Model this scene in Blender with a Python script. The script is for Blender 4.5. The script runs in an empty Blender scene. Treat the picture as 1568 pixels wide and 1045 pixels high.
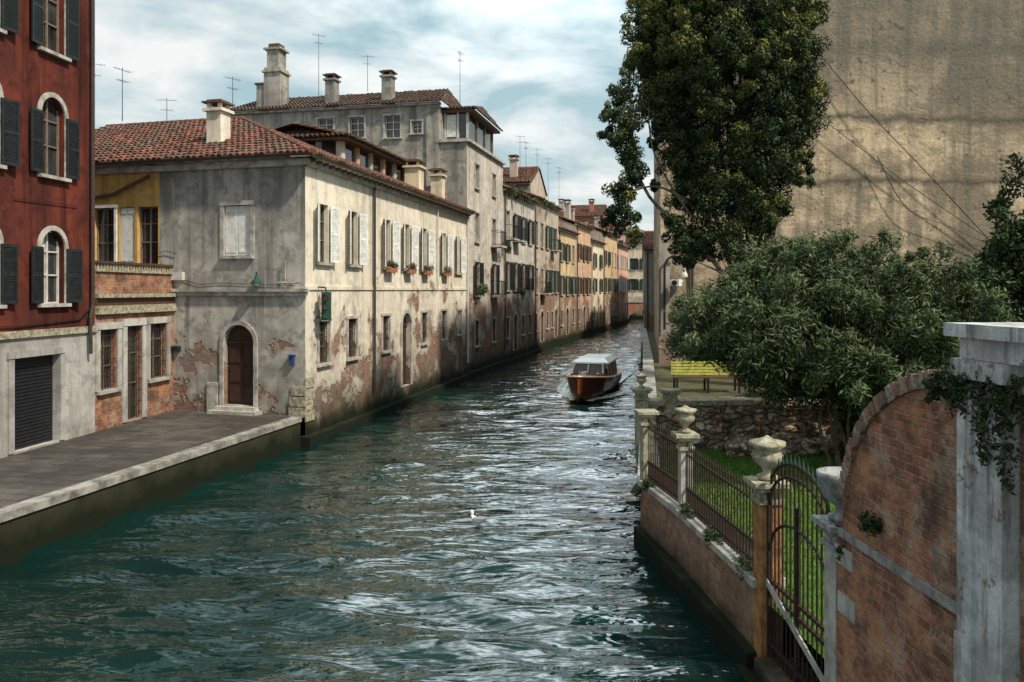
import bpy, math, random
import numpy as np
from mathutils import Vector
R = random.Random(7)
rng = np.random.default_rng(7)
scene = bpy.context.scene
scene.view_settings.view_transform = 'Standard'
scene.view_settings.look = 'None'
scene.view_settings.exposure = 0

# ---------------------------------------------------------------- materials
class Mt:
    def __init__(s, name, rough=0.85, spec=0.3):
        s.m = bpy.data.materials.new(name); s.m.use_nodes = True
        s.t = s.m.node_tree; s.n = s.t.nodes; s.n.clear()
        s.out = s.n.new('ShaderNodeOutputMaterial')
        s.b = s.n.new('ShaderNodeBsdfPrincipled')
        s.t.links.new(s.b.outputs[0], s.out.inputs[0])
        s.b.inputs['Roughness'].default_value = rough
        s.b.inputs['Specular IOR Level'].default_value = spec
    def put(s, sock, v):
        if isinstance(v, bpy.types.NodeSocket): s.t.links.new(v, sock)
        elif isinstance(v, (tuple, list)) and sock.type == 'RGBA': sock.default_value = (*v[:3], 1)
        else: sock.default_value = v
    def pos(s): return s.n.new('ShaderNodeNewGeometry').outputs['Position']
    def obj(s): return s.n.new('ShaderNodeTexCoord').outputs['Object']
    def sep(s, v):
        q = s.n.new('ShaderNodeSeparateXYZ'); s.put(q.inputs[0], v); return q.outputs
    def comb(s, x, y, z):
        q = s.n.new('ShaderNodeCombineXYZ')
        for i, k in enumerate((x, y, z)): s.put(q.inputs[i], k)
        return q.outputs[0]
    def vmul(s, v, sc):
        q = s.n.new('ShaderNodeVectorMath'); q.operation = 'MULTIPLY'
        s.put(q.inputs[0], v); q.inputs[1].default_value = sc; return q.outputs[0]
    def math(s, op, a, b=0.0, clamp=False):
        q = s.n.new('ShaderNodeMath'); q.operation = op; q.use_clamp = clamp
        s.put(q.inputs[0], a); s.put(q.inputs[1], b); return q.outputs[0]
    def noise(s, v, scale, detail=5, rough=0.6, dist=0.0):
        q = s.n.new('ShaderNodeTexNoise'); s.put(q.inputs['Vector'], v)
        q.inputs['Scale'].default_value = scale; q.inputs['Detail'].default_value = min(detail, 4)
        q.inputs['Roughness'].default_value = rough; q.inputs['Distortion'].default_value = dist
        return q.outputs[0]
    def ramp(s, f, stops):
        q = s.n.new('ShaderNodeValToRGB'); s.put(q.inputs[0], f)
        e = q.color_ramp.elements
        while len(e) < len(stops): e.new(0.5)
        for i, (p, c) in enumerate(stops):
            e[i].position = p
            e[i].color = (c, c, c, 1) if isinstance(c, (int, float)) else (*c, 1)
        return q.outputs[0]
    def mix(s, f, a, b, mode='MIX'):
        q = s.n.new('ShaderNodeMix'); q.data_type = 'RGBA'; q.blend_type = mode
        s.put(q.inputs[0], f); s.put(q.inputs[6], a); s.put(q.inputs[7], b); return q.outputs[2]
    def maprange(s, v, a, b, c=0.0, d=1.0):
        q = s.n.new('ShaderNodeMapRange'); s.put(q.inputs[0], v)
        q.inputs[1].default_value = a; q.inputs[2].default_value = b
        q.inputs[3].default_value = c; q.inputs[4].default_value = d; return q.outputs[0]
    def attr(s, name):
        q = s.n.new('ShaderNodeAttribute'); q.attribute_name = name; return q.outputs['Fac']
    def color(s, c): s.put(s.b.inputs['Base Color'], c)
    def bump(s, h, dist=0.02, strength=1.0):
        q = s.n.new('ShaderNodeBump'); s.put(q.inputs['Height'], h)
        q.inputs['Distance'].default_value = dist; q.inputs['Strength'].default_value = strength
        s.t.links.new(q.outputs[0], s.b.inputs['Normal'])
    def brick(s, c1, c2, mortar, w=0.26, h=0.072, ms=0.012, bias=0.0, wob=.03):
        o = s.sep(s.obj())
        nz = s.noise(s.pos(), 2.5, 3); ny = s.noise(s.pos(), 9, 2)
        zz = s.math('ADD', s.math('ADD', o[2], s.math('MULTIPLY', s.math('SUBTRACT', nz, 0.5), wob)), s.math('MULTIPLY', s.math('SUBTRACT', ny, 0.5), .016))
        uu = s.math('ADD', s.math('ADD', o[0], o[1]), s.math('MULTIPLY', s.math('SUBTRACT', ny, 0.5), .04))
        v = s.comb(uu, zz, 0.0)
        q = s.n.new('ShaderNodeTexBrick'); s.put(q.inputs['Vector'], v)
        s.put(q.inputs['Color1'], c1); s.put(q.inputs['Color2'], c2); s.put(q.inputs['Mortar'], mortar)
        q.inputs['Scale'].default_value = 1; q.inputs['Mortar Size'].default_value = ms
        q.inputs['Mortar Smooth'].default_value = 0.3; q.inputs['Bias'].default_value = bias
        q.inputs['Brick Width'].default_value = w; q.inputs['Row Height'].default_value = h
        return q.outputs[0], q.outputs[1]

def plain(name, col, rough=0.6, var=0.25, scale=6, spec=0.3, metal=0.0, bump=0.0, dirt=None):
    m = Mt(name, rough, spec); m.b.inputs['Metallic'].default_value = metal
    n = m.noise(m.pos(), scale, 5, 0.65)
    c2 = tuple(c * (1 - var) for c in (dirt or col)) if dirt is None else dirt
    m.color(m.mix(m.ramp(n, [(0.38, 0.0), (0.66, 1.0)]), col, c2))
    if bump: m.bump(m.noise(m.pos(), scale * 4, 4), bump)
    return m.m

def wall_mat(name, base, patch, stain=0.5, brick=0.3, bz=(0.6, 5.2), bc=((.29, .13, .085), (.42, .23, .15)),
             algae=1.0, seed=0.0, mscale=0.55, streak=0.5, mortar=(.36, .31, .26), top_dirt=None, ah=1.0, grime=0.0):
    m = Mt(name, 0.92, 0.15)
    P = m.n.new('ShaderNodeVectorMath'); P.operation = 'ADD'
    m.put(P.inputs[0], m.pos()); P.inputs[1].default_value = (seed, seed * 1.7, 0); p = P.outputs[0]
    z = m.sep(m.pos())[2]
    big = m.noise(p, 0.45, 5, 0.62, 0.6)
    col = m.mix(m.ramp(big, [(0.40, 0.0), (0.60, stain)]), base, patch)
    mid = m.noise(p, 2.2, 5, 0.72, 0.4)
    col = m.mix(m.ramp(mid, [(0.48, 0.0), (0.66, stain * 0.85)]), col, tuple(c * 0.6 for c in patch))
    st = m.noise(m.vmul(p, (2.6, 2.6, 0.16)), 1.0, 5, 0.6)
    col = m.mix(m.ramp(st, [(0.48, 0.0), (0.68, streak)]), col, tuple(c * 0.4 for c in patch))
    fine = m.noise(p, 22, 3, 0.7)
    col = m.mix(0.3, col, m.ramp(fine, [(0.3, 0.5), (0.7, 1.0)]), 'MULTIPLY')
    if top_dirt:
        f = m.maprange(m.math('ADD', z, m.math('MULTIPLY', st, 2.2)), top_dirt[0], top_dirt[1])
        col = m.mix(m.math('MULTIPLY', f, top_dirt[2]), col, tuple(c * 0.35 for c in patch))
    hgt = m.math('MULTIPLY', fine, 0.25)
    if brick > 0:
        bcol, bf = m.brick(bc[0], bc[1], mortar)
        bn = m.noise(p, 5, 4, 0.7)
        bcol = m.mix(m.ramp(bn, [(0.38, 0.0), (0.68, 0.85)]), bcol, (.15, .08, .055))
        bcol = m.mix(m.ramp(m.noise(p, 1.3, 4), [(0.50, 0.0), (0.66, 0.6)]), bcol, tuple(c * .75 for c in patch))
        h = m.maprange(z, bz[0], bz[1], 1.0, 0.0)
        nn = m.noise(p, mscale, 5, 0.66, 0.3)
        v = m.math('ADD', nn, m.math('MULTIPLY', h, brick))
        gate = m.maprange(h, 0.0, 0.06)
        mask = m.math('MULTIPLY', m.ramp(v, [(0.645, 0.0), (0.66, 1.0)]), gate)
        under = m.math('MULTIPLY', m.ramp(v, [(0.56, 0.0), (0.645, 1.0)]), gate)
        col = m.mix(m.math('MULTIPLY', under, 0.65), col, (.28, .25, .21))
        col = m.mix(mask, col, bcol)
        hgt = m.math('ADD', hgt, m.math('MULTIPLY', m.math('SUBTRACT', 1.0, mask), 1.2))
        hgt = m.math('SUBTRACT', hgt, m.math('MULTIPLY', m.math('MULTIPLY', bf, mask), 0.6))
    if grime:
        gz = m.math('ADD', z, m.math('MULTIPLY', m.math('SUBTRACT', st, .5), 5.0))
        gn = m.ramp(m.noise(p, 1.7, 5, .75), [(.40, .35), (.60, 1.0)])
        col = m.mix(m.math('MULTIPLY', m.maprange(gz, 0.8, 4.6, grime, 0.0), gn), col, (.115, .095, .075))
    if algae:
        a = m.math('ADD', z, m.math('MULTIPLY', m.math('SUBTRACT', m.noise(p, 1.2, 4), 0.5), 1.1 * ah))
        col = m.mix(m.maprange(a, 0.35 * ah, 1.8 * ah, 0.95 * algae, 0.0), col, (.05, .048, .027))
        col = m.mix(m.maprange(a, 0.3 * ah, 0.9 * ah, 1.0 * algae, 0.0), col, (.010, .014, .007))
    m.color(col); m.bump(hgt, 0.025, 0.9)
    return m.m

def tile_mat(name='terracotta_tiles', a=(.085, .04, .03), b=(.32, .11, .07), lich=(.13, .11, .085)):
    m = Mt(name, 0.9, 0.15)
    t = m.attr('tint')
    c = m.ramp(t, [(0.0, a), (0.5, tuple((x + y) / 2 for x, y in zip(a, b))), (1.0, b)])
    n = m.noise(m.pos(), 1.1, 5, 0.7)
    c = m.mix(m.ramp(n, [(0.42, 0.0), (0.60, 0.8)]), c, lich)
    n2 = m.noise(m.pos(), 6, 4, 0.7)
    c = m.mix(m.ramp(n2, [(0.45, 0.0), (0.64, 0.85)]), c, (.05, .035, .03))
    m.color(c); return m.m

def leaf_mat(name, stops, rough=0.6):
    m = Mt(name, rough, 0.2)
    t = m.attr('tint'); m.color(m.ramp(t, stops)); return m.m

M = {}
M['front'] = wall_mat('weathered_plaster', (.58, .56, .51), (.33, .32, .30), 0.95, 0.15, (0.9, 4.0), algae=.25, seed=7.3, streak=.8, top_dirt=(8.4, 11.5, .6), grime=.45)
M['canal'] = wall_mat('cream_plaster', (.88, .82, .70), (.64, .57, .46), 0.55, 0.225, (0.6, 5.6), seed=11, streak=.4, mscale=.75, grime=.6)
M['grey'] = wall_mat('grey_plaster', (.44, .42, .37), (.26, .25, .23), 0.9, 0.16, (0.6, 6), seed=23, streak=.7)
M['pale'] = wall_mat('pale_plaster', (.68, .64, .57), (.44, .41, .35), 0.7, 0.25, (0.6, 8), seed=31, grime=.5)
M['brickish'] = wall_mat('worn_brick_plaster', (.58, .50, .41), (.42, .35, .28), 0.7, 0.33, (0.6, 10), seed=41, grime=.4)
M['yellowh'] = wall_mat('ochre_plaster', (.74, .55, .31), (.53, .40, .26), 0.8, 0.29, (0.6, 8), seed=47, grime=.4)
M['orangeh'] = wall_mat('apricot_plaster', (.74, .48, .31), (.53, .38, .27), 0.8, 0.26, (0.6, 8), seed=53, grime=.4)
M['creamh'] = wall_mat('light_cream_plaster', (.86, .74, .54), (.65, .55, .42), 0.6, 0.2, (0.6, 6), seed=59, grime=.3)
M['pinkh'] = wall_mat('pink_plaster', (.78, .48, .38), (.58, .40, .32), 0.5, 0.1, (0.6, 6), seed=61)
M['redbrickh'] = wall_mat('red_brick', (.44, .20, .13), (.32, .16, .11), 0.5, 0.1, seed=67, algae=0)
M['red'] = wall_mat('red_stucco', (.185, .042, .027), (.09, .026, .02), 0.95, 0.0, algae=0, seed=5, streak=.95)
M['whitewall'] = wall_mat('white_lower_plaster', (.58, .58, .56), (.36, .35, .33), 0.8, 0.0, algae=0, seed=9, grime=.45)
M['yellow'] = wall_mat('yellow_plaster', (.74, .47, .15), (.50, .34, .14), 0.6, 0.0, algae=0, seed=17)
M['rightwall'] = wall_mat('stone_render', (.45, .42, .37), (.30, .28, .24), 0.6, 0.3, (0.6, 4), seed=71)
M['gwall'] = wall_mat('garden_brick', (.44, .38, .30), (.30, .26, .2), 0.7, 0.6, (0.0, 3.2), seed=77, algae=.95, ah=.5, bc=((.34, .15, .09), (.50, .27, .17)))
M['algae'] = wall_mat('algae_stone', (.20, .18, .14), (.10, .09, .06), 0.9, 0, seed=78, algae=1.0)
M['tile'] = tile_mat()
M['tiled'] = tile_mat('old_dark_tiles', (.05, .035, .028), (.19, .09, .06), (.10, .09, .07))
M['stone'] = plain('istrian_stone', (.50, .48, .44), 0.8, 0.4, 3, bump=.01, dirt=(.22, .21, .18))
M['cop'] = plain('worn_coping_stone', (.34, .33, .30), 0.85, 0.4, 2.5, bump=.012, dirt=(.11, .105, .09))
M['lstone'] = plain('old_lichen_stone', (.46, .43, .34), 0.9, 0.4, 9, bump=.02, dirt=(.16, .14, .07))
M['ostone'] = plain('rusty_stone', (.42, .21, .08), 0.85, 0.4, 5, bump=.015, dirt=(.15, .07, .03))
M['wpaint'] = plain('white_shutter_paint', (.80, .82, .81), 0.6, 0.2, 5, dirt=(.56, .57, .55))
M['gpaint'] = plain('dark_green_paint', (.035, .07, .055), 0.5, 0.4)
M['kpaint'] = plain('black_green_paint', (.022, .028, .03), 0.5, 0.4)
M['bpaint'] = plain('brown_paint', (.10, .055, .035), 0.5, 0.4)
M['frame'] = plain('window_wood', (.22, .17, .13), 0.6, 0.3)
M['wframe'] = plain('white_frame', (.62, .60, .56), 0.6, 0.3)
M['door'] = plain('old_brown_door', (.06, .03, .022), 0.6, 0.4, 9)
M['shut'] = plain('garage_shutter', (.022, .023, .028), 0.45, 0.3)
M['iron'] = plain('rusty_iron', (.020, .017, .015), 0.7, 0.5, 14, dirt=(.055, .027, .017))
M['dark'] = plain('dark_metal', (.02, .02, .022), 0.5, 0.2)
M['zinc'] = plain('gutter_metal', (.12, .075, .055), 0.55, 0.4)
M['pipe'] = plain('downpipe', (.06, .05, .05), 0.5, 0.3)
M['wood'] = plain('timber', (.14, .09, .06), 0.7, 0.4)
M['greenmetal'] = plain('green_signal_metal', (.02, .08, .06), 0.45, 0.3)
M['bark'] = plain('cypress_bark', (.20, .165, .13), 0.95, 0.5, 8, bump=.03, dirt=(.07, .058, .045))
M['yel'] = plain('yellow_green_slats', (.60, .60, .13), 0.6, 0.4, 8)
M['flower'] = plain('geranium', (.5, .06, .05), 0.6, 0.5, 20)
M['terra'] = plain('terracotta_pot', (.38, .16, .09), 0.8, 0.3)
M['blue'] = plain('blue_enamel', (.03, .07, .2), 0.4, 0.2)
g = Mt('window_glass', 0.06, 0.6); g.color(g.ramp(g.noise(g.pos(), 1.1, 3), [(0.35, (.012, .014, .016)), (0.7, (.06, .065, .07))])); M['glass'] = g.m

def mk_beige():
    m = Mt('beige_weathered_render', 0.95, 0.1)
    p = m.pos(); o = m.sep(p); z = o[2]
    big = m.noise(p, 0.2, 5, 0.62, 0.9)
    col = m.ramp(big, [(0.38, (.27, .22, .165)), (0.47, (.45, .36, .255)), (0.56, (.66, .52, .36))])
    mid = m.noise(m.vmul(p, (1, 1, 1.6)), 0.8, 5, 0.72, 0.5)
    col = m.mix(m.ramp(mid, [(0.46, 0.0), (0.58, 0.6)]), col, (.24, .20, .155))
    st = m.noise(m.vmul(p, (1.6, 1.6, .11)), 1.0, 5, 0.65)
    col = m.mix(m.ramp(st, [(0.46, 0.0), (0.60, 0.7)]), col, (.17, .15, .125))
    nz = m.math('MULTIPLY', m.math('SUBTRACT', m.noise(p, 0.35, 5, 0.7), 0.5), 1.3)
    zz = m.math('ADD', z, nz)
    for zc, w, f in ((12.1, .28, .9), (9.5, .22, .85), (15.1, .5, .6), (6.9, .3, .5)):
        d = m.math('ABSOLUTE', m.math('SUBTRACT', zz, zc))
        col = m.mix(m.maprange(d, 0.0, w, f, 0.0), col, (.11, .095, .075))
    col = m.mix(m.maprange(zz, 11.2, 15, 0.0, .75), col, (.16, .145, .125))
    chip = m.noise(p, 2.6, 5, .8, .3)
    col = m.mix(m.ramp(chip, [(.60, 0.0), (.63, .8)]), col, (.10, .09, .075))
    fine = m.noise(p, 7, 5, 0.75)
    col = m.mix(.5, col, m.ramp(fine, [(0.35, .45), (0.65, 1.0)]), 'MULTIPLY')
    m.color(col); m.bump(m.math('ADD', fine, m.math('MULTIPLY', mid, 2)), .03)
    return m.m
M['beige'] = mk_beige()

def mk_brick():
    m = Mt('old_red_brick', 0.93, 0.15)
    p = m.pos()
    c, f = m.brick((.54, .22, .12), (.29, .11, .065), (.36, .29, .235), 0.26, 0.082, 0.012, wob=.05)
    n = m.noise(p, 6, 5, 0.75)
    c = m.mix(m.ramp(n, [(0.42, 0.0), (0.68, 0.85)]), c, (.14, .075, .055))
    n2 = m.noise(p, 1.9, 5, 0.75, .5)
    c = m.mix(m.ramp(n2, [(0.51, 0.0), (0.61, 0.6)]), c, (.50, .40, .31))
    n3 = m.noise(p, 2.6, 5, 0.7)
    c = m.mix(m.ramp(n3, [(0.50, 0.0), (0.66, 0.75)]), c, (.60, .29, .15))
    n5 = m.noise(p, 1.1, 5, 0.7)
    c = m.mix(m.ramp(n5, [(0.52, 0.0), (0.66, 0.75)]), c, (.08, .06, .05))
    n4 = m.noise(p, 30, 3, 0.7)
    c = m.mix(.5, c, m.ramp(n4, [(0.3, .4), (0.7, 1.0)]), 'MULTIPLY')
    m.color(c)
    h = m.math('SUBTRACT', m.math('ADD', m.math('MULTIPLY', n, 1.0), m.math('MULTIPLY', n4, .35)), m.math('MULTIPLY', f, 1.2))
    m.bump(h, .028); return m.m
M['brick'] = mk_brick()

def mk_rubble():
    m = Mt('rubble_stone', 0.95, 0.1)
    p = m.n.new('ShaderNodeVectorMath'); p.operation = 'ADD'
    m.put(p.inputs[0], m.pos())
    ns = m.n.new('ShaderNodeTexNoise'); ns.inputs['Scale'].default_value = 2.5; m.put(ns.inputs['Vector'], m.pos())
    m.put(p.inputs[1], m.vmul(ns.outputs['Color'], (.4, .4, .4)))
    v = m.n.new('ShaderNodeTexVoronoi'); v.inputs['Scale'].default_value = 3.8; m.put(v.inputs['Vector'], m.vmul(p.outputs[0], (1, 1, 1.6)))
    e = m.n.new('ShaderNodeTexVoronoi'); e.feature = 'DISTANCE_TO_EDGE'; e.inputs['Scale'].default_value = 3.8; m.put(e.inputs['Vector'], m.vmul(p.outputs[0], (1, 1, 1.6)))
    r = m.sep(v.outputs['Color'])[0]
    c = m.ramp(r, [(0.0, (.22, .18, .13)), (.35, (.48, .41, .30)), (.6, (.50, .26, .15)), (.8, (.68, .61, .50)), (1.0, (.30, .17, .12))])
    c = m.mix(m.ramp(e.outputs[0], [(0.02, .8), (0.06, 0.0)]), c, (.14, .12, .09))
    n = m.noise(m.pos(), 4, 5, .7)
    c = m.mix(m.ramp(n, [(.48, 0.0), (.66, .8)]), c, (.07, .062, .04))
    m.color(c); m.bump(m.math('ADD', m.ramp(e.outputs[0], [(0.0, 0.0), (0.15, 1.0)]), n), .06); return m.m
M['rubble'] = mk_rubble()

def mk_paving():
    m = Mt('trachyte_paving', 0.75, 0.3)
    p = m.pos(); o = m.sep(p)
    q = m.n.new('ShaderNodeTexBrick')
    ca, sa = math.cos(.22), math.sin(.22)
    u = m.math('ADD', m.math('MULTIPLY', o[0], ca), m.math('MULTIPLY', o[1], -sa))
    w = m.math('ADD', m.math('MULTIPLY', o[0], sa), m.math('MULTIPLY', o[1], ca))
    m.put(q.inputs['Vector'], m.comb(u, w, 0.0)); q.inputs['Scale'].default_value = 1
    m.put(q.inputs['Color1'], (.115, .105, .095)); m.put(q.inputs['Color2'], (.05, .047, .044)); m.put(q.inputs['Mortar'], (.02, .018, .016))
    q.inputs['Brick Width'].default_value = 0.8; q.inputs['Row Height'].default_value = .42; q.inputs['Mortar Size'].default_value = .016
    n = m.noise(p, 1.2, 5, .7)
    c = m.mix(m.ramp(n, [(.42, 0.0), (.62, .75)]), q.outputs[0], (.14, .128, .112))
    c = m.mix(m.ramp(m.noise(p, .45, 5, .7), [(.42, 0.0), (.58, .7)]), c, (.04, .037, .035))
    c = m.mix(.5, c, m.ramp(m.noise(p, 14, 5, .7), [(.3, .4), (.7, 1.0)]), 'MULTIPLY')
    m.color(c); m.bump(m.math('SUBTRACT', n, m.math('MULTIPLY', q.outputs[1], .6)), .02); return m.m
M['paving'] = mk_paving()

def mk_ground(name, a, b, sc=2.0):
    m = Mt(name, .95, .1); n = m.noise(m.pos(), sc, 5, .7)
    m.color(m.ramp(n, [(.35, a), (.65, b)])); m.bump(n, .05); return m.m
M['lawn'] = mk_ground('lawn_soil', (.04, .10, .015), (.08, .16, .025), 3)
M['earth'] = mk_ground('garden_earth', (.06, .05, .03), (.10, .10, .05), 2)

def mk_water():
    m = Mt('canal_water', 0.02, 0.5)
    m.b.inputs['IOR'].default_value = 1.5
    p = m.pos()
    n = m.noise(p, 0.12, 3, .5)
    m.color(m.ramp(n, [(.3, (.0015, .014, .012)), (.7, (.0035, .024, .020))]))
    a = m.noise(m.vmul(p, (.6, 2.0, 1)), 1.2, 2, .45, .6)
    b = m.noise(m.vmul(p, (1.0, 2.2, 1)), 5.0, 1, .5, .2)
    h = m.math('ADD', m.math('MULTIPLY', a, 1.0), m.math('MULTIPLY', b, .10))
    m.bump(h, .14, 1.0); return m.m
M['water'] = mk_water()

# ---------------------------------------------------------------- mesh builder
class MB:
    def __init__(s): s.v = []; s.f = []; s.mi = []; s.ms = []; s.t = []
    def mid(s, m):
        if m not in s.ms: s.ms.append(m)
        return s.ms.index(m)
    def face(s, pts, m, tint=.5):
        k = len(s.v); s.v += [tuple(p) for p in pts]; s.f.append(tuple(range(k, k + len(pts)))); s.mi.append(s.mid(m)); s.t.append(tint)
    def mesh(s, vs, fs, m, tint=.5):
        k = len(s.v); s.v += [tuple(p) for p in vs]; i = s.mid(m)
        for f in fs: s.f.append(tuple(k + a for a in f)); s.mi.append(i); s.t.append(tint)
    def box(s, x0, x1, y0, y1, z0, z1, m):
        vs = [(x, y, z) for z in (z0, z1) for y in (y0, y1) for x in (x0, x1)]
        s.mesh(vs, [(0, 2, 3, 1), (4, 5, 7, 6), (0, 1, 5, 4), (2, 6, 7, 3), (0, 4, 6, 2), (1, 3, 7, 5)], m)
    def obox(s, o, ex, ey, ez, m):
        o, ex, ey, ez = map(Vector, (o, ex, ey, ez))
        vs = [o + a * ex + b * ey + c * ez for c in (0, 1) for b in (0, 1) for a in (0, 1)]
        s.mesh(vs, [(0, 2, 3, 1), (4, 5, 7, 6), (0, 1, 5, 4), (2, 6, 7, 3), (0, 4, 6, 2), (1, 3, 7, 5)], m)
    def cyl(s, p0, p1, r0, r1, m, n=8, caps=True):
        p0 = Vector(p0); p1 = Vector(p1); d = (p1 - p0)
        if d.length < 1e-6: return
        d.normalize(); a = d.orthogonal().normalized(); b = d.cross(a)
        vs = []
        for p, r in ((p0, r0), (p1, r1)):
            for i in range(n):
                t = 2 * math.pi * i / n; vs.append(p + a * math.cos(t) * r + b * math.sin(t) * r)
        fs = [(i, (i + 1) % n, n + (i + 1) % n, n + i) for i in range(n)]
        if caps: fs += [tuple(range(n - 1, -1, -1)), tuple(range(n, 2 * n))]
        s.mesh(vs, fs, m)
    def tube(s, pts, r, m, n=6):
        for i in range(len(pts) - 1):
            ra = r[i] if isinstance(r, (list, tuple)) else r; rb = r[i + 1] if isinstance(r, (list, tuple)) else r
            s.cyl(pts[i], pts[i + 1], ra, rb, m, n)
    def lathe(s, c, prof, m, n=18):
        c = Vector(c); vs = []
        for r, z in prof:
            for i in range(n):
                t = 2 * math.pi * i / n; vs.append(c + Vector((r * math.cos(t), r * math.sin(t), z)))
        fs = []
        for k in range(len(prof) - 1):
            for i in range(n):
                j = (i + 1) % n; fs.append((k * n + i, k * n + j, (k + 1) * n + j, (k + 1) * n + i))
        fs.append(tuple(range((len(prof) - 1) * n, len(prof) * n)))
        s.mesh(vs, fs, m)
    def build(s, name, parent=None, fr=(0, 0, 0), smooth=False, z=0.0):
        me = bpy.data.meshes.new(name); me.from_pydata(s.v, [], s.f)
        for m in s.ms: me.materials.append(m)
        me.polygons.foreach_set('material_index', s.mi)
        at = me.attributes.new('tint', 'FLOAT', 'FACE'); at.data.foreach_set('value', s.t)
        if smooth: me.polygons.foreach_set('use_smooth', [True] * len(s.f))
        me.update()
        o = bpy.data.objects.new(name, me); scene.collection.objects.link(o)
        o.location = (fr[0], fr[1], z); o.rotation_euler = (0, 0, fr[2])
        if parent: o.parent = parent
        return o

def empty(name):
    o = bpy.data.objects.new(name, None); scene.collection.objects.link(o); return o
def frame(p, q):
    dx, dy = q[0] - p[0], q[1] - p[1]
    return (p[0], p[1], math.atan2(dy, dx)), math.hypot(dx, dy)

# ---------------------------------------------------------------- facades
def slat_panel(mb, hinge, dx, dy, w, z0, z1, m, slats=True):
    L = math.hypot(dx, dy); ux, uy = dx / L, dy / L; nx, ny = -uy, ux
    th = .04
    def ob(a0, a1, za, zb, t0, t1):
        o = (hinge[0] + ux * a0 + nx * t0, hinge[1] + uy * a0 + ny * t0, za)
        mb.obox(o, (ux * (a1 - a0), uy * (a1 - a0), 0), (nx * (t1 - t0), ny * (t1 - t0), 0), (0, 0, zb - za), m)
    if not slats:
        ob(0, w, z0, z1, 0, th); ob(.03, w - .03, z0 + .1, z0 + .18, -.02, th + .02); ob(.03, w - .03, z1 - .2, z1 - .12, -.02, th + .02); return
    st = .055
    ob(0, st, z0, z1, 0, th); ob(w - st, w, z0, z1, 0, th)
    for a, b in ((z0, z0 + .09), (z1 - .08, z1), ((z0 + z1) / 2 - .04, (z0 + z1) / 2 + .04)): ob(st, w - st, a, b, .002, th - .002)
    ob(st, w - st, z0 + .09, z1 - .08, .018, .022)
    z = z0 + .12
    while z < z1 - .12:
        ob(st, w - st, z, z + .022, .004, th - .004); z += .055

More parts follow.
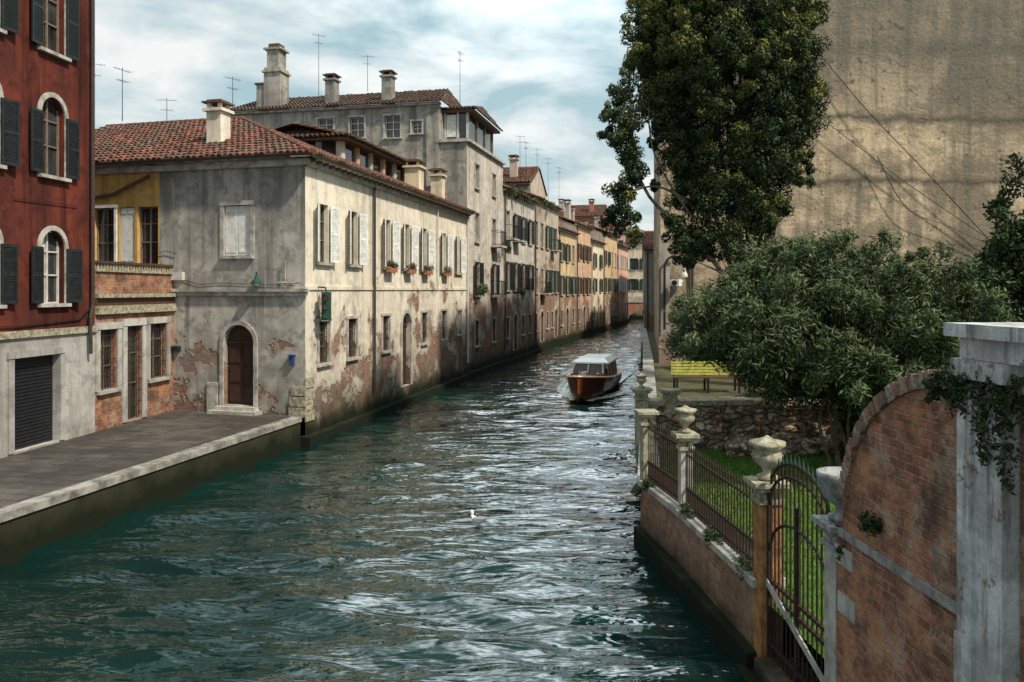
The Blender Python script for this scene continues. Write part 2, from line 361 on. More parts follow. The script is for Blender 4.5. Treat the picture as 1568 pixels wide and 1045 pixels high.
def facade(L, z0, z1, ops, wm, name, parent, fr, depth=.22):
    mb = MB(); wb = MB()
    xs = {0.0, L}; zs = {z0, z1}
    for o in ops:
        xs |= {o['s'] - o['w'] / 2, o['s'] + o['w'] / 2}; zs |= {o['z0'], o['z1']}
    xs = sorted(x for x in xs if -1e-6 <= x <= L + 1e-6); zs = sorted(z for z in zs if z0 <= z <= z1)
    for i in range(len(xs) - 1):
        for j in range(len(zs) - 1):
            cx = (xs[i] + xs[i + 1]) / 2; cz = (zs[j] + zs[j + 1]) / 2
            if any(abs(cx - o['s']) < o['w'] / 2 and o['z0'] < cz < o['z1'] for o in ops): continue
            mb.face([(xs[i], 0, zs[j]), (xs[i + 1], 0, zs[j]), (xs[i + 1], 0, zs[j + 1]), (xs[i], 0, zs[j + 1])], wm)
    for o in ops:
        a, b, c, d = o['s'] - o['w'] / 2, o['s'] + o['w'] / 2, o['z0'], o['z1']; w = o['w']; D = depth
        arch = o.get('arch'); r = w / 2; sp = d - r if arch else d
        mb.face([(a, 0, c), (a, D, c), (a, D, sp), (a, 0, sp)], wm)
        mb.face([(b, 0, c), (b, D, c), (b, D, sp), (b, 0, sp)], wm)
        mb.face([(a, 0, c), (b, 0, c), (b, D, c), (a, D, c)], M['stone'])
        if arch:
            n = 12; P = [(o['s'] - r * math.cos(math.pi * i / n), sp + r * math.sin(math.pi * i / n)) for i in range(n + 1)]
            for i in range(n):
                (x0, y0), (x1, y1) = P[i], P[i + 1]
                mb.face([(x0, 0, y0), (x1, 0, y1), (x1, 0, d), (x0, 0, d)], wm)
                mb.face([(x0, 0, y0), (x1, 0, y1), (x1, D, y1), (x0, D, y0)], wm)
        else:
            mb.face([(a, 0, d), (b, 0, d), (b, D, d), (a, D, d)], wm)
        kind = o.get('kind', 'glass')
        back = {'glass': M['glass'], 'door': o.get('dm', M['door']), 'dark': M['shut']}.get(kind, M['glass'])
        wb.face([(a - .02, D - .01, c - .02), (b + .02, D - .01, c - .02), (b + .02, D - .01, d + .02), (a - .02, D - .01, d + .02)], back)
        fm = o.get('fm', M['frame']); fw = .05
        if kind == 'glass':
            for x in (a, b - fw, o['s'] - fw / 2): wb.box(x, x + fw, D - .07, D - .02, c, d, fm)
            for z in (c, d - fw, c + (d - c) * .38, c + (d - c) * .7): wb.box(a + .001, b - .001, D - .065, D - .025, z, z + fw * .8, fm)
            if o.get('curtain'): wb.box(a + .05, o['s'] - .05, D - .03, D - .018, c + .05, d - .05, M['wpaint'])
        elif kind == 'door':
            for k in range(int((sp - c) / .65)):
                for x in (a + .1, o['s'] + .06): wb.box(x, x + w / 2 - .16, D - .04, D - .015, c + .12 + k * .65, c + .6 + k * .65, back)
            wb.box(o['s'] - .02, o['s'] + .02, D - .05, D - .012, c, sp, back)
            if arch: wb.box(a, b, D - .08, D - .012, sp - .06, sp + .02, back)
        elif kind == 'dark':
            z = c
            while z < d: wb.box(a, b, D - .035, D - .012, z, z + .06, M['shut']); z += .09
        elif kind == 'closed':
            sm = o.get('sm', M['wpaint'])
            slat_panel(wb, (a + .01, .04), 1, 0, w / 2 - .02, c + .02, d - .02, sm, False); slat_panel(wb, (o['s'] + .01, .04), 1, 0, w / 2 - .02, c + .02, d - .02, sm, False)
        if o.get('grille'):
            x = a + .1
            while x < b: wb.cyl((x, .05, c), (x, .05, d), .012, .012, M['iron'], 5); x += .13
            z = c + .2
            while z < d: wb.cyl((a, .05, z), (b, .05, z), .01, .01, M['iron'], 5); z += .35
        tm = o.get('tm', M['stone']); tw = o.get('tw', .12)
        if o.get('trim'):
            for x0, x1 in ((a - tw, a), (b, b + tw)): wb.box(x0, x1, -.05, -.002, c, sp, tm)
            if arch:
                n = 12
                for i in range(n):
                    q = []
                    for k in (i, i + 1):
                        t = math.pi * k / n
                        for rr in (r, r + tw): q.append((o['s'] - rr * math.cos(t), sp + rr * math.sin(t)))
                    A, B, C_, E = q
                    wb.face([(A[0], -.05, A[1]), (B[0], -.05, B[1]), (E[0], -.05, E[1]), (C_[0], -.05, C_[1])], tm)
                    wb.face([(B[0], -.05, B[1]), (E[0], -.05, E[1]), (E[0], -.001, E[1]), (B[0], -.001, B[1])], tm)
                    wb.face([(A[0], -.05, A[1]), (C_[0], -.05, C_[1]), (C_[0], -.001, C_[1]), (A[0], -.001, A[1])], tm)
            else: wb.box(a - tw - .03, b + tw + .03, -.07, -.003, d, d + tw, tm)
        if o.get('sill', kind != 'door' and kind != 'dark'): wb.box(a - .14, b + .14, -.13, -.004, c - .09, c - .002, tm)
        sh = o.get('sh')
        if sh:
            th = o.get('ang', .25); sw = w / 2 + .02; tl = th + R.uniform(-.12, .12); tr = th + R.uniform(-.12, .12)
            slat_panel(wb, (a, -.06), -math.cos(tl), -math.sin(tl), sw, c + .02, d - .03 if not arch else sp, sh, o.get('slats', True))
            slat_panel(wb, (b, -.10), math.cos(tr), -math.sin(tr), sw, c + .02, d - .03 if not arch else sp, sh, o.get('slats', True))
        if o.get('box'):
            wb.box(a, b, -.32, -.14, c - .2, c - .02, M['terra'])
        if o.get('balcony'):
            wb.box(a - .35, b + .35, -.7, -.003, c - .14, c - .02, M['stone'])
            x = a - .33
            while x < b + .34: wb.cyl((x, -.66, c - .02), (x, -.66, c + .9), .012, .012, M['dark'], 4); x += .12
            for zz in (c + .05, c + .9): wb.tube([(a - .33, -.02, zz), (a - .33, -.66, zz), (b + .33, -.66, zz), (b + .33, -.02, zz)], .018, M['dark'], 5)
    mb.build(name + '_wall', parent, fr); wb.build(name + '_windows', parent, fr)

# ---------------------------------------------------------------- roof tiles
def tiles(mb, poly, m, pitch=.23, row=.38, base=True):
    P = [Vector(p) for p in poly]
    u = (P[1] - P[0]).normalized(); n = u.cross(P[2] - P[0]).normalized()
    if n.z < 0: n = -n
    v = n.cross(u).normalized()
    if v.z < 0: v = -v
    O = P[0]; q = [((p - O).dot(u), (p - O).dot(v)) for p in P]
    if base: mb.face([p - n * .03 for p in P], m, .15)
    umin = min(a for a, _ in q); umax = max(a for a, _ in q)
    c = umin + pitch / 2; N = len(q)
    while c < umax:
        hit = []
        for i in range(N):
            (a0, b0), (a1, b1) = q[i], q[(i + 1) % N]
            if (a0 - c) * (a1 - c) < 0: hit.append(b0 + (b1 - b0) * (c - a0) / (a1 - a0))
        if len(hit) >= 2:
            lo, hi = min(hit), max(hit); y = lo - .06 + R.uniform(-.03, .03)
            while y < hi:
                y1 = min(y + row + .05, hi + .05); t = min(1, max(0, R.gauss(.45, .33))); vs = []
                off = R.uniform(-.014, .014)
                for yy, r, lf in ((y, .098, .04 + R.uniform(0, .02)), (y1, .085, .0)):
                    for k in range(5):
                        an = math.pi * k / 4
                        vs.append(O + u * (c + off - r * math.cos(an)) + v * yy + n * (r * math.sin(an) + lf - .03))
                mb.mesh(vs, [(k, k + 1, k + 6, k + 5) for k in range(4)] + [(0, 1, 2, 3, 4)], m, t)
                y += row
        c += pitch
def ridge(mb, a, b, m, r=.13):
    a = Vector(a); b = Vector(b); L = (b - a).length; k = 0; d = (b - a) / L
    while k < L:
        e = min(L, k + .4); s0 = len(mb.f); mb.cyl(a + d * k, a + d * e, r * 1.08, r * .92, m, 8)
        t = min(1, max(0, R.gauss(.55, .25)))
        for i in range(s0, len(mb.f)): mb.t[i] = t
        k += .37

def chimney(mb, x, y, z0, z1, w, m, cap=M['tile']):
    mb.box(x - w / 2, x + w / 2, y - w / 2, y + w / 2, z0, z1 - .35, m)
    mb.box(x - w / 2 - .1, x + w / 2 + .1, y - w / 2 - .1, y + w / 2 + .1, z1 - .35, z1 - .25, m)
    for a in (-1, 1):
        for b in (-1, 1): mb.box(x + a * w * .38 - .06, x + a * w * .38 + .06, y + b * w * .38 - .06, y + b * w * .38 + .06, z1 - .25, z1 - .06, m)
    mb.box(x - w / 2 - .12, x + w / 2 + .12, y - w / 2 - .12, y + w / 2 + .12, z1 - .06, z1, cap)
    mb.box(x - w / 2 - .0, x + w / 2 + .0, y - w / 2 - .0, y + w / 2 + .0, z1 + .001, z1 + .07, cap)

def antenna(x, y, z, h, rot=0.0):
    mb = MB(); mb.cyl((0, 0, 0), (0, 0, h), .018, .012, M['dark'], 5)
    for k, (zz, L) in enumerate(((h - .1, .8), (h - .55, .5))):
        mb.cyl((-L / 2, 0, zz), (L / 2, 0, zz), .009, .009, M['dark'], 4)
        for i in range(6):
            xx = -L / 2 + L * i / 5; l = .12 + .02 * i
            mb.cyl((xx, -l, zz), (xx, l, zz), .005, .005, M['dark'], 4)
    mb.build('tv_antenna', None, (x, y, rot), z=z)

# ---------------------------------------------------------------- world layout (metres; water at z=0)
L0 = (-6.75, 26.0); L1 = (-2.57, 45.5); L2 = (-.62, 54.0); L2b = (1.75, 63.7); L3 = (4.3, 74.0)
L3b = (6.6, 82.0); L3c = (8.9, 90.0); L4 = (11.2, 98.0); L4b = (14.5, 110.0); L5 = (17.8, 122.0)
QZ = .9
# ---- white corner house
house = empty('white_canal_house')
frC, LC = frame(L0, L1)
ops = []
for s, box in ((1.3, 0), (3.85, 0), (7.35, 1), (9.75, 1), (12.2, 1), (15.4, 1), (18.0, 0)):
    ops.append(dict(s=s, w=.85 if s < 17 else .8, z0=5.95, z1=7.95, sh=M['wpaint'], ang=.42, box=box, fm=M['frame']))
for s in (1.35, 3.75, 7.2, 12.2, 15.4): ops.append(dict(s=s, w=.8, z0=2.5, z1=3.95, grille=1, trim=1, tw=.1, fm=M['frame']))
ops.append(dict(s=9.7, w=1.15, z0=.75, z1=4.0, arch=1, kind='door', trim=1, tw=.16, tm=M['stone']))
ops.append(dict(s=18.3, w=.7, z0=2.6, z1=3.9, trim=1, tw=.1))
facade(LC, -1, 9.3, ops, M['canal'], 'canal_side', house, frC)
uL = Vector((-.966, .259, 0)); dC = Vector((math.cos(frC[2]), math.sin(frC[2]), 0))
O1 = (-12.13, 27.44); frF, LF = frame(O1, L0)
facade(LF, QZ - .1, 9.3, [dict(s=3.1, w=1.15, z0=1.15, z1=3.85, arch=1, kind='door', trim=1, tw=.14),
                    dict(s=3.05, w=1.0, z0=6.15, z1=7.85, kind='closed', trim=1, tw=.15, sm=M['wpaint'])], M['front'], 'front', house, frF)
t = MB()
t.box(-.0, LF + .1, -.10, -.003, 4.82, 4.95, M['stone']); t.box(-.0, LF + .16, -.16, -.003, 4.955, 5.06, M['front'])
t.box(-.1, LF + .2, -.14, -.003, 9.08, 9.3, M['stone']); t.box(-.4, LF + .42, -.36, .3, 9.303, 9.40, M['front'])
t.cyl((-.5, -.44, 9.42), (LF + .5, -.44, 9.42), .075, .075, M['zinc'], 8)
t.box(2.2, 4.0, -.45, -.004, QZ - .05, 1.02, M['stone']); t.box(2.35, 3.85, -.28, -.004, 1.022, 1.14, M['stone'])
for z in (.86, 1.2, 1.56): t.box(LF - .5 + R.uniform(-.1, .1), LF + .03, -.06, -.004, z, z + .31, M['lstone'])
t.box(3.1 - 1.2, 3.1 - .78, -.06, -.002, .9, 1.9, M['stone'])
t.tube([(.15, -.09, 4.8), (.15, -.09, 1.0)], .035, M['zinc']); t.tube([(.0, -.05, 6.3), (.3, -.05, 6.35), (.7, -.05, 6.25)], .012, M['dark'], 4)
t.box(.55, 1.0, -.16, -.005, 5.35, 5.62, M['wframe']); t.box(.6, .85, -.2, -.005, 2.95, 3.1, M['dark'])
t.tube([(1.0, -.03, 5.35), (1.6, -.03, 5.2), (2.4, -.03, 5.25), (5.2, -.03, 5.15)], .012, M['dark'], 4)
t.tube([(4.9, -.12, 5.1), (4.9, -.12, 6.0)], .03, M['lstone']); t.tube([(4.6, -.14, 5.25), (5.5, -.14, 5.25)], .03, M['stone'])
t.box(5.05, 5.2, -.12, -.004, 2.55, 2.85, M['blue']); t.box(5.02, 5.23, -.16, -.004, 2.86, 2.9, M['blue'])
t.build('front_trim', house, frF)
t = MB()
t.box(-.2, LC, -.14, -.003, 9.08, 9.3, M['stone']); t.box(-.42, LC, -.36, .3, 9.303, 9.40, M['canal'])
t.cyl((-.5, -.44, 9.42), (LC, -.44, 9.42), .075, .075, M['zinc'], 8)
for k in range(40): t.box(k * .5, k * .5 + .09, -.33, -.14, 9.2, 9.3, M['wood'])
t.box(0, LC, -.05, -.002, 5.02, 5.14, M['canal'])
t.box(-.3, LC, -.32, .1, -1, .26, M['algae'])
t.tube([(5.75, -.1, 9.3), (5.75, -.1, .9)], .055, M['pipe'], 8); t.tube([(14.1, -.1, 9.3), (14.1, -.1, 5)], .04, M['wframe'], 8)
t.tube([(19.7, -.12, 9.3), (19.7, -.12, .9)], .06, M['wframe'], 8)
for z in (.70, 1.06, 1.42, 1.8): t.box(-.03, .42 + R.uniform(-.12, .2), -.045, -.003, z, z + .33, M['lstone'])
t.build('canal_trim', house, frC)
E = lambda a, b, z: tuple(Vector((L0[0], L0[1], 0)) + uL * a + dC * b + Vector((0, 0, z)))
rb = MB()
A = E(5.8, 5.6, 12.1); A2 = E(12.5, 5.6, 12.1); B_ = E(5.8, 19.9, 12.1)
e0 = E(-.45, -.45, 9.42)
tiles(rb, [e0, E(12.5, -.45, 9.42), A2, A], M['tile'])
tiles(rb, [e0, E(-.45, 19.9, 9.42), B_, A], M['tile'])
ridge(rb, e0, A, M['tile']); ridge(rb, A, A2, M['tile']); ridge(rb, A, B_, M['tile'])
rb.face([A, A2, E(12.5, 12, 9.4), E(5.8, 12, 9.4)], M['tile'], .3); rb.face([A, B_, E(12, 19.9, 9.4), E(12, 6, 9.4)], M['tile'], .3)
rb.build('tiled_roof', house)
cb = MB(); x, y, _ = E(4.3, 1.6, 0); chimney(cb, 0, 0, 9.6, 11.75, .58, M['canal']); cb.build('front_chimney', house, (x, y, frF[2]))
for a, b, z1, w in ((1.2, 14.2, 11.5, .75), (.7, 16.6, 11.4, .6)):
    cb = MB(); x, y, _ = E(a, b, 0); chimney(cb, 0, 0, 9.4, z1, w, M['creamh']); cb.build('chimney', house, (x, y, frC[2]))
x, y, _ = E(2.0, 7.2, 0); frA = (x, y, frC[2])
al = MB(); al.box(0, 8, 0, 4, 9.6, 10.2, M['pale']); al.box(.1, 7.9, .1, 3.9, 10.2, 11.3, M['glass'])
for k in range(6): al.box(k * 1.55, k * 1.55 + .3, -.03, .25, 10.2, 11.3, M['orangeh' if k % 2 else 'pale'])
for k in range(5): al.box(-.03, .2, k * .93, k * .93 + .25, 10.2, 11.3, M['pale'])
al.box(-.35, 8.3, -.4, 4.3, 11.3, 11.42, M['wood'])
al.build('roof_loggia', house, frA)
al = MB(); tiles(al, [(-.45, -.5, 11.45), (8.4, -.5, 11.45), (8.4, 2, 12.05), (-.45, 2, 12.05)], M['tiled']); tiles(al, [(-.45, 4.5, 11.45), (-.45, -.5, 11.45), (.2, 2, 11.9)], M['tiled'])
al.face([(-.45, 4.5, 11.45), (8.4, 4.5, 11.45), (8.4, 2, 12.04), (-.45, 2, 12.04)], M['tiled']); al.build('loggia_roof', house, frA)

# yellow part with terrace annex
yh = empty('yellow_house')
frY, LY = frame((-16.43, 28.59), O1)
facade(LY, QZ - .1, 9.3, [dict(s=2.15, w=.9, z0=5.9, z1=7.9, trim=1, tm=M['wpaint'], tw=.1), dict(s=3.1, w=.62, z0=5.9, z1=7.9, kind='closed', sill=False),
                          dict(s=3.95, w=.85, z0=5.9, z1=7.9, trim=0)], M['yellow'], 'front', yh, frY)
t = MB(); t.box(0, LY, -.14, -.003, 9.08, 9.3, M['stone']); t.box(0, LY, -.36, .3, 9.303, 9.4, M['front'])
t.cyl((0, -.44, 9.42), (LY, -.44, 9.42), .075, .075, M['zinc'], 8)
t.tube([(1.2, -.1, 8.2), (2.6, -.1, 8.35), (4.1, -.1, 8.95)], .06, M['wood']); t.build('eaves', yh, frY)
annex = empty('brick_annex')
frX, LX = frame((-12.07, 23.05), (-11.6, 27.3))
facade(LX, QZ - .1, 4.3, [dict(s=.62, w=.85, z0=2.05, z1=3.85, grille=1, trim=1, tw=.2, tm=M['whitewall']), dict(s=1.95, w=.85, z0=.95, z1=3.9, kind='glass', grille=1, trim=1, tw=.22, tm=M['whitewall'], sill=False),
                     dict(s=3.3, w=1.0, z0=2.1, z1=3.92, grille=1, trim=1, tw=.2, tm=M['whitewall'])], M['brick'], 'canal', annex, frX)
t = MB(); t.box(0, LX, -.12, .3, 4.303, 4.55, M['lstone']); t.box(0, LX, -.05, .3, 4.553, 4.78, M['bpaint']); t.box(0, LX, -.16, .3, 4.783, 4.9, M['lstone'])
t.box(0, LX, 0, .28, 4.903, 5.55, M['brick']); t.box(0, LX, -.06, .34, 5.553, 5.62, M['lstone'])
k = .05
while k < LX: t.box(k, k + .07, .05, .2, 5.622, 5.8, M['lstone']); k += .15
t.box(0, LX, .0, .26, 5.802, 5.87, M['bpaint']); t.build('parapet', annex, frX)
t = MB(); t.face([(0, .2, 4.7), (LX, .2, 4.7), (LX, 5, 4.7), (0, 5, 4.7)], M['paving']); t.build('terrace', annex, frX)

# ---- red house
red = empty('red_house')
frR, LR = frame((-13.54, 10.0), (-12.07, 23.05))
ops = []
for s in (11.34, 8.95, 6.2, 3.6):
    ops.append(dict(s=s, w=.92, z0=4.65, z1=6.6, arch=1, trim=1, tw=.13, sh=M['kpaint'], ang=.15, fm=M['wframe'], curtain=1))
    ops.append(dict(s=s, w=.92, z0=8.05, z1=10.15, arch=1, trim=1, tw=.13, sh=M['kpaint'], ang=.15, fm=M['frame']))
    ops.append(dict(s=s, w=.92, z0=11.35, z1=13.4, trim=1, tw=.11, sh=M['kpaint'], ang=.15, fm=M['frame']))
facade(LR, 3.9, 17, ops, M['red'], 'upper', red, frR)
facade(LR, QZ - .1, 3.9, [dict(s=10.75, w=1.7, z0=.95, z1=3.3, kind='dark', trim=1, tw=.18, tm=M['whitewall']), dict(s=6, w=1.2, z0=.95, z1=3.2, kind='door')], M['whitewall'], 'lower', red, frR)
t = MB(); t.box(0, LR + .02, -.07, -.002, 3.8, 3.98, M['lstone']); t.tube([(12.85, -.12, 17), (12.85, -.12, 4.6), (12.7, -.16, 4.2), (12.75, -.14, 3.2)], .05, M['pipe'], 7)
t.tube([(8, -.05, 4.15), (10, -.05, 4.1), (12.4, -.05, 4.2), (13.0, -.05, 4.6)], .02, M['dark'], 4)
t.tube([(9.9, -.05, 7.3), (12.3, -.05, 7.35)], .012, M['dark'], 4)
t.face([(LR, 0, .8), (LR, 9, .8), (LR, 9, 17), (LR, 0, 17)], M['red']); t.box(-.3, LR + .3, -.5, 9, 17, 17.3, M['stone']); t.build('trim', red, frR)

# ---- grey tall house
grey = empty('grey_tall_house')
fr2, LL2 = frame(L1, L2)
ops = []
for s in (2.1, 6.2):
    ops += [dict(s=s, w=.8, z0=11.1, z1=12.5, sh=None, trim=1, tw=.09), dict(s=s, w=.85, z0=7.9, z1=9.6, balcony=(s > 5), trim=1, tw=.09),
            dict(s=s, w=.95, z0=4.7, z1=6.7, sh=M['kpaint'], balcony=(s > 5), trim=1), dict(s=s, w=.8, z0=1.7, z1=3.2, grille=1, trim=1, tw=.09)]
facade(LL2, -1, 13.5, ops, M['pale'], 'canal_side', grey, fr2)
pl = (L1[0] - .9778 * 15, L1[1] + .2096 * 15); fr2f, _ = frame(pl, L1)
fo = [dict(s=s, w=w, z0=a, z1=b, trim=1, sh=None, fm=M['wframe'], tw=.1) for s, w, a, b in ((6.3, 1, 14.0, 15.2), (8.3, .9, 14.0, 15.2), (10.5, .95, 13.9, 15.2), (12.0, .6, 14.1, 14.8), (10.5, .9, 11.2, 12.6))]
facade(13.3, -1, 15.7, fo, M['grey'], 'front', grey, fr2f)
t = MB(); t.box(13.3, 15.0, .0, .2, -1, 13.5, M['grey']); t.face([(13.3, 0, 13), (13.3, 8, 13), (13.3, 8, 15.7), (13.3, 0, 15.7)], M['grey'])
t.box(13.2, 15.15, -.15, 0.25, 13.5, 13.66, M['stone']); t.box(0, 13.4, -.2, .2, 15.7, 15.85, M['stone'])
t.box(12.6, 13.35, -.12, -.01, 11, 15.69, M['grey'])
t.face([(13.3, .2, 13.49), (15, .2, 13.49), (15, 8.7, 13.49), (13.3, 8.7, 13.49)], M['stone'])
t.box(13.35, 14.8, 1.0, 7.2, 13.5, 13.9, M['pale']); t.box(13.4, 14.75, 1.05, 7.1, 13.9, 15.4, M['glass'])
for a in (13.34, 14.1, 14.68): t.box(a, a + .14, .97, 1.12, 13.9, 15.4, M['wframe'])
t.box(13.5, 14.05, .985, 1.04, 14.0, 15.3, M['wpaint'])
for b in (1.0, 3, 5, 7.0): t.box(14.68, 14.83, b, b + .16, 13.9, 15.4, M['frame'])
t.box(13.1, 15.2, .7, 7.6, 15.4, 15.55, M['wood'])
t.build('front_trim', grey, fr2f)
t = MB(); t.box(0, LL2, -.2, .2, 13.5, 13.66, M['stone']); t.face([(LL2, 0, -1), (LL2, 8, -1), (LL2, 8, 13.5), (LL2, 0, 13.5)], M['grey'])
t.box(0, LL2, -.25, .05, -1, .3, M['algae']); t.build('cornice', grey, fr2)
t = MB(); tiles(t, [(-.2, -.35, 15.85), (13.6, -.35, 15.85), (12.6, 4.2, 17.6), (-.2, 4.2, 17.6)], M['tiled']); tiles(t, [(13.6, -.35, 15.85), (13.6, 9, 15.85), (12.6, 4.2, 17.6)], M['tiled'])
tiles(t, [(13.0, .6, 15.57), (15.3, .6, 15.57), (14.9, 4, 16.3), (13.0, 4, 16.3)], M['tiled']); tiles(t, [(15.3, .6, 15.57), (15.3, 7.8, 15.57), (14.9, 4, 16.3)], M['tiled'])
t.build('tiled_roof', grey, fr2f)
t = MB(); t.box(2.05, 3.15, .4, 1.5, 15, 18.6, M['grey'])
t.box(2.2, 3.0, .5, 1.4, 18.6, 19.7, M['grey']); t.box(1.95, 3.25, .3, 1.6, 18.3, 18.42, M['lstone']); t.box(2.02, 3.18, .38, 1.52, 19.7, 19.82, M['lstone']); t.box(2.25, 2.95, .6, 1.3, 19.82, 20.1, M['tiled'])
t.box(1.5, 1.98, .5, 1.4, 15, 17.6, M['grey']); t.box(1.42, 2.04, .4, 1.5, 17.6, 17.7, M['tiled'])
t.build('tall_chimney', grey, fr2f)
for a, z1 in ((6.3, 18.0), (9.9, 18.0)):
    t = MB(); chimney(t, a, .9, 15.5, z1, .62, M['grey']); t.build('chimney', grey, fr2f)

# ---- generic canal houses
def canal_house(name, P, Q, zt, wm, rows, n, sh, depth=9, roof=M['tile'], chim=1, side=M['brickish'], bal=(), ground=True, ang=.2, trim=1):
    e = empty(name); fr, L = frame(P, Q); ops = []
    for k in range(n):
        s = L * (k + .5) / n + R.uniform(-.25, .25)
        for j, (a, b) in enumerate(rows):
            ops.append(dict(s=s, w=.9, z0=a, z1=b, sh=sh if R.random() < .75 else None, trim=trim, tw=.1, ang=ang, balcony=(k, j) in bal))
        if ground:
            if k % 3 == 1: ops.append(dict(s=s, w=1.1, z0=.7, z1=3.3, arch=1, kind='door', trim=1, tw=.14))
            else: ops.append(dict(s=s, w=.75, z0=1.7, z1=3.1, grille=1, trim=1, tw=.09))
    facade(L, -1, zt, ops, wm, 'canal_side', e, fr)
    t = MB()
    t.face([(0, 0, -1), (0, depth, -1), (0, depth, zt), (0, depth / 2, zt + 1.8), (0, 0, zt)], side); t.face([(L, 0, -1), (L, depth, -1), (L, depth, zt), (L, depth / 2, zt + 1.8), (L, 0, zt)], side)
    t.face([(0, depth, -1), (L, depth, -1), (L, depth, zt), (0, depth, zt)], side)
    t.box(0.01, L - .01, -.22, .1, zt, zt + .14, M['stone']); t.box(0, L, -.2, .05, -1, .22, M['algae'])
    t.cyl((0, -.3, zt + .16), (L, -.3, zt + .16), .07, .07, M['zinc'], 6)
    t.cyl((.25, -.1, .9), (.25, -.1, zt), .05, .05, M['pipe'], 6)
    t.build('side_walls', e, fr)
    t = MB(); tiles(t, [(-.1, -.4, zt + .16), (L + .1, -.4, zt + .16), (L + .1, depth / 2, zt + 2.0), (-.1, depth / 2, zt + 2.0)], roof)
    t.face([(-.1, depth + .3, zt + .1), (L + .1, depth + .3, zt + .1), (L + .1, depth / 2, zt + 2.0), (-.1, depth / 2, zt + 2.0)], roof)
    ridge(t, (0, depth / 2, zt + 2.02), (L, depth / 2, zt + 2.02), roof); t.build('tiled_roof', e, fr)
    for k in range(chim):
        t = MB(); chimney(t, L * (k + .6) / chim, 1.3 + R.random() * 1.4, zt + .2, zt + 2.4 + R.random() * .6, .6, side if k % 2 else M['pale']); t.build('chimney', e, fr)
    return e
canal_house('balcony_house', L2, L2b, 11.8, M['pale'], [(5.0, 7.0), (8.6, 10.5)], 4, M['kpaint'], chim=2, bal=((1, 1), (2, 0), (0, 1)))
canal_house('worn_plaster_house', L2b, L3, 12.3, M['brickish'], [(4.8, 6.8), (8.6, 10.6)], 5, M['gpaint'], chim=2, bal=((1, 0), (3, 1)))
canal_house('ochre_house', L3, L3b, 10.6, M['yellowh'], [(4.6, 6.4), (7.8, 9.5)], 3, M['gpaint'], chim=1)
canal_house('apricot_house', L3b, L3c, 11.7, M['orangeh'], [(4.6, 6.4), (8.2, 9.9)], 3, M['bpaint'], chim=2)
canal_house('cream_house', L3c, L4, 10.5, M['creamh'], [(4.8, 6.4), (7.6, 9.3)], 2, M['gpaint'], chim=1)
canal_house('ochre_house', L4, L4b, 12.1, M['yellowh'], [(4.8, 6.6), (8.2, 10)], 4, M['gpaint'], chim=2)
canal_house('pink_house', L4b, L5, 11.2, M['pinkh'], [(4.8, 6.6), (8.2, 10)], 5, M['wpaint'], chim=1)
canal_house('brick_gabled_house', (3.8, 106), (11.9, 104.3), 14.6, M['redbrickh'], [(12.2, 13.6)], 3, None, chim=2, ground=False, side=M['redbrickh'])
canal_house('rear_house', (-6.5, 66), (1.5, 64.5), 13.6, M['grey'], [(11.8, 13)], 3, None, chim=2, ground=False)
canal_house('pink_house', (12.5, 141), (19.9, 139.8), 15.2, M['pinkh'], [(5, 7), (8.6, 10.6), (12, 13.8)], 4, M['gpaint'], chim=1)
canal_house('cream_house', (19.9, 139.8), (29, 138), 13.2, M['creamh'], [(5, 7), (8.6, 10.6)], 4, M['gpaint'], chim=1)
# right bank
canal_house('pale_stone_house', (10.05, 60.5), (19.5, 59.0), 7.9, M['rightwall'], [(4.4, 6.4)], 4, None, chim=1, ground=False, depth=14)
canal_house('cream_house', (17.9, 100.0), (27.5, 98.6), 11, M['creamh'], [(4.4, 6.4), (7.8, 9.6)], 4, M['gpaint'], chim=1, depth=20)
canal_house('pale_stone_house', (13.6, 78.0), (24.5, 76.4), 9, M['pale'], [(4.4, 6.4)], 4, None, chim=1, depth=18)

# ---- beige building
bb = empty('beige_blank_house')
t = MB(); x0, x1, y0, y1 = 6.15, 34, 33.0, 57; zt = 17.7
t.face([(x0, y0, 0), (x1, y0, 0), (x1, y0, zt), (x0, y0, zt)], M['beige']); t.face([(x0, y0, 0), (x0 + 4, y1, 0), (x0 + 4, y1, zt), (x0, y0, zt)], M['beige'])
t.face([(x1, y0, 0), (x1, y1, 0), (x1, y1, zt), (x1, y0, zt)], M['beige']); t.face([(x0 + 4, y1, 0), (x1, y1, 0), (x1, y1, zt), (x0 + 4, y1, zt)], M['beige'])
t.face([(x0 - .1, y0 - .15, zt + .01), (x1, y0 - .15, zt + .01), (x1, y1, zt + .01), (x0 + 3.9, y1, zt + .01)], M['tiled'])
t.build('walls', bb)
t = MB()
t.box(x0 - .06, x0 + .9, y0 - .12, y0 - .005, 1.5, 3.6, M['gwall']); t.box(x0 - .1, x0 + .35, y0 - .2, y0 - .125, 1.5, 7.3, M['rightwall'])
t.tube([(x0 + 1.3, y0 - .1, 7.2), (x0 + 1.3, y0 - .1, 2)], .05, M['pipe'])
n = 10; t.tube([(x0 + .1 + .4 - .4 * math.cos(math.pi * i / n), y0 - .35, 5.9 + .5 * math.sin(math.pi * i / n)) for i in range(n + 1)], .05, M['dark'])
t.tube([(x0 + .1, y0 - .35, 5.9), (x0 + .1, y0 - .35, 3.4)], .05, M['dark']); t.lathe((x0 + .9, y0 - .35, 5.55), [(.16, 0), (.15, .1), (.07, .24), (.05, .36)], M['wframe'], 12)
t.box(x0 + .9, x0 + 1.25, y0 - .3, y0 - .006, 4.2, 4.6, M['wframe']); t.tube([(x0 + 1.05, y0 - .1, 4.2), (x0 + 1.05, y0 - .1, 2)], .025, M['dark'])
t.build('corner_details', bb)
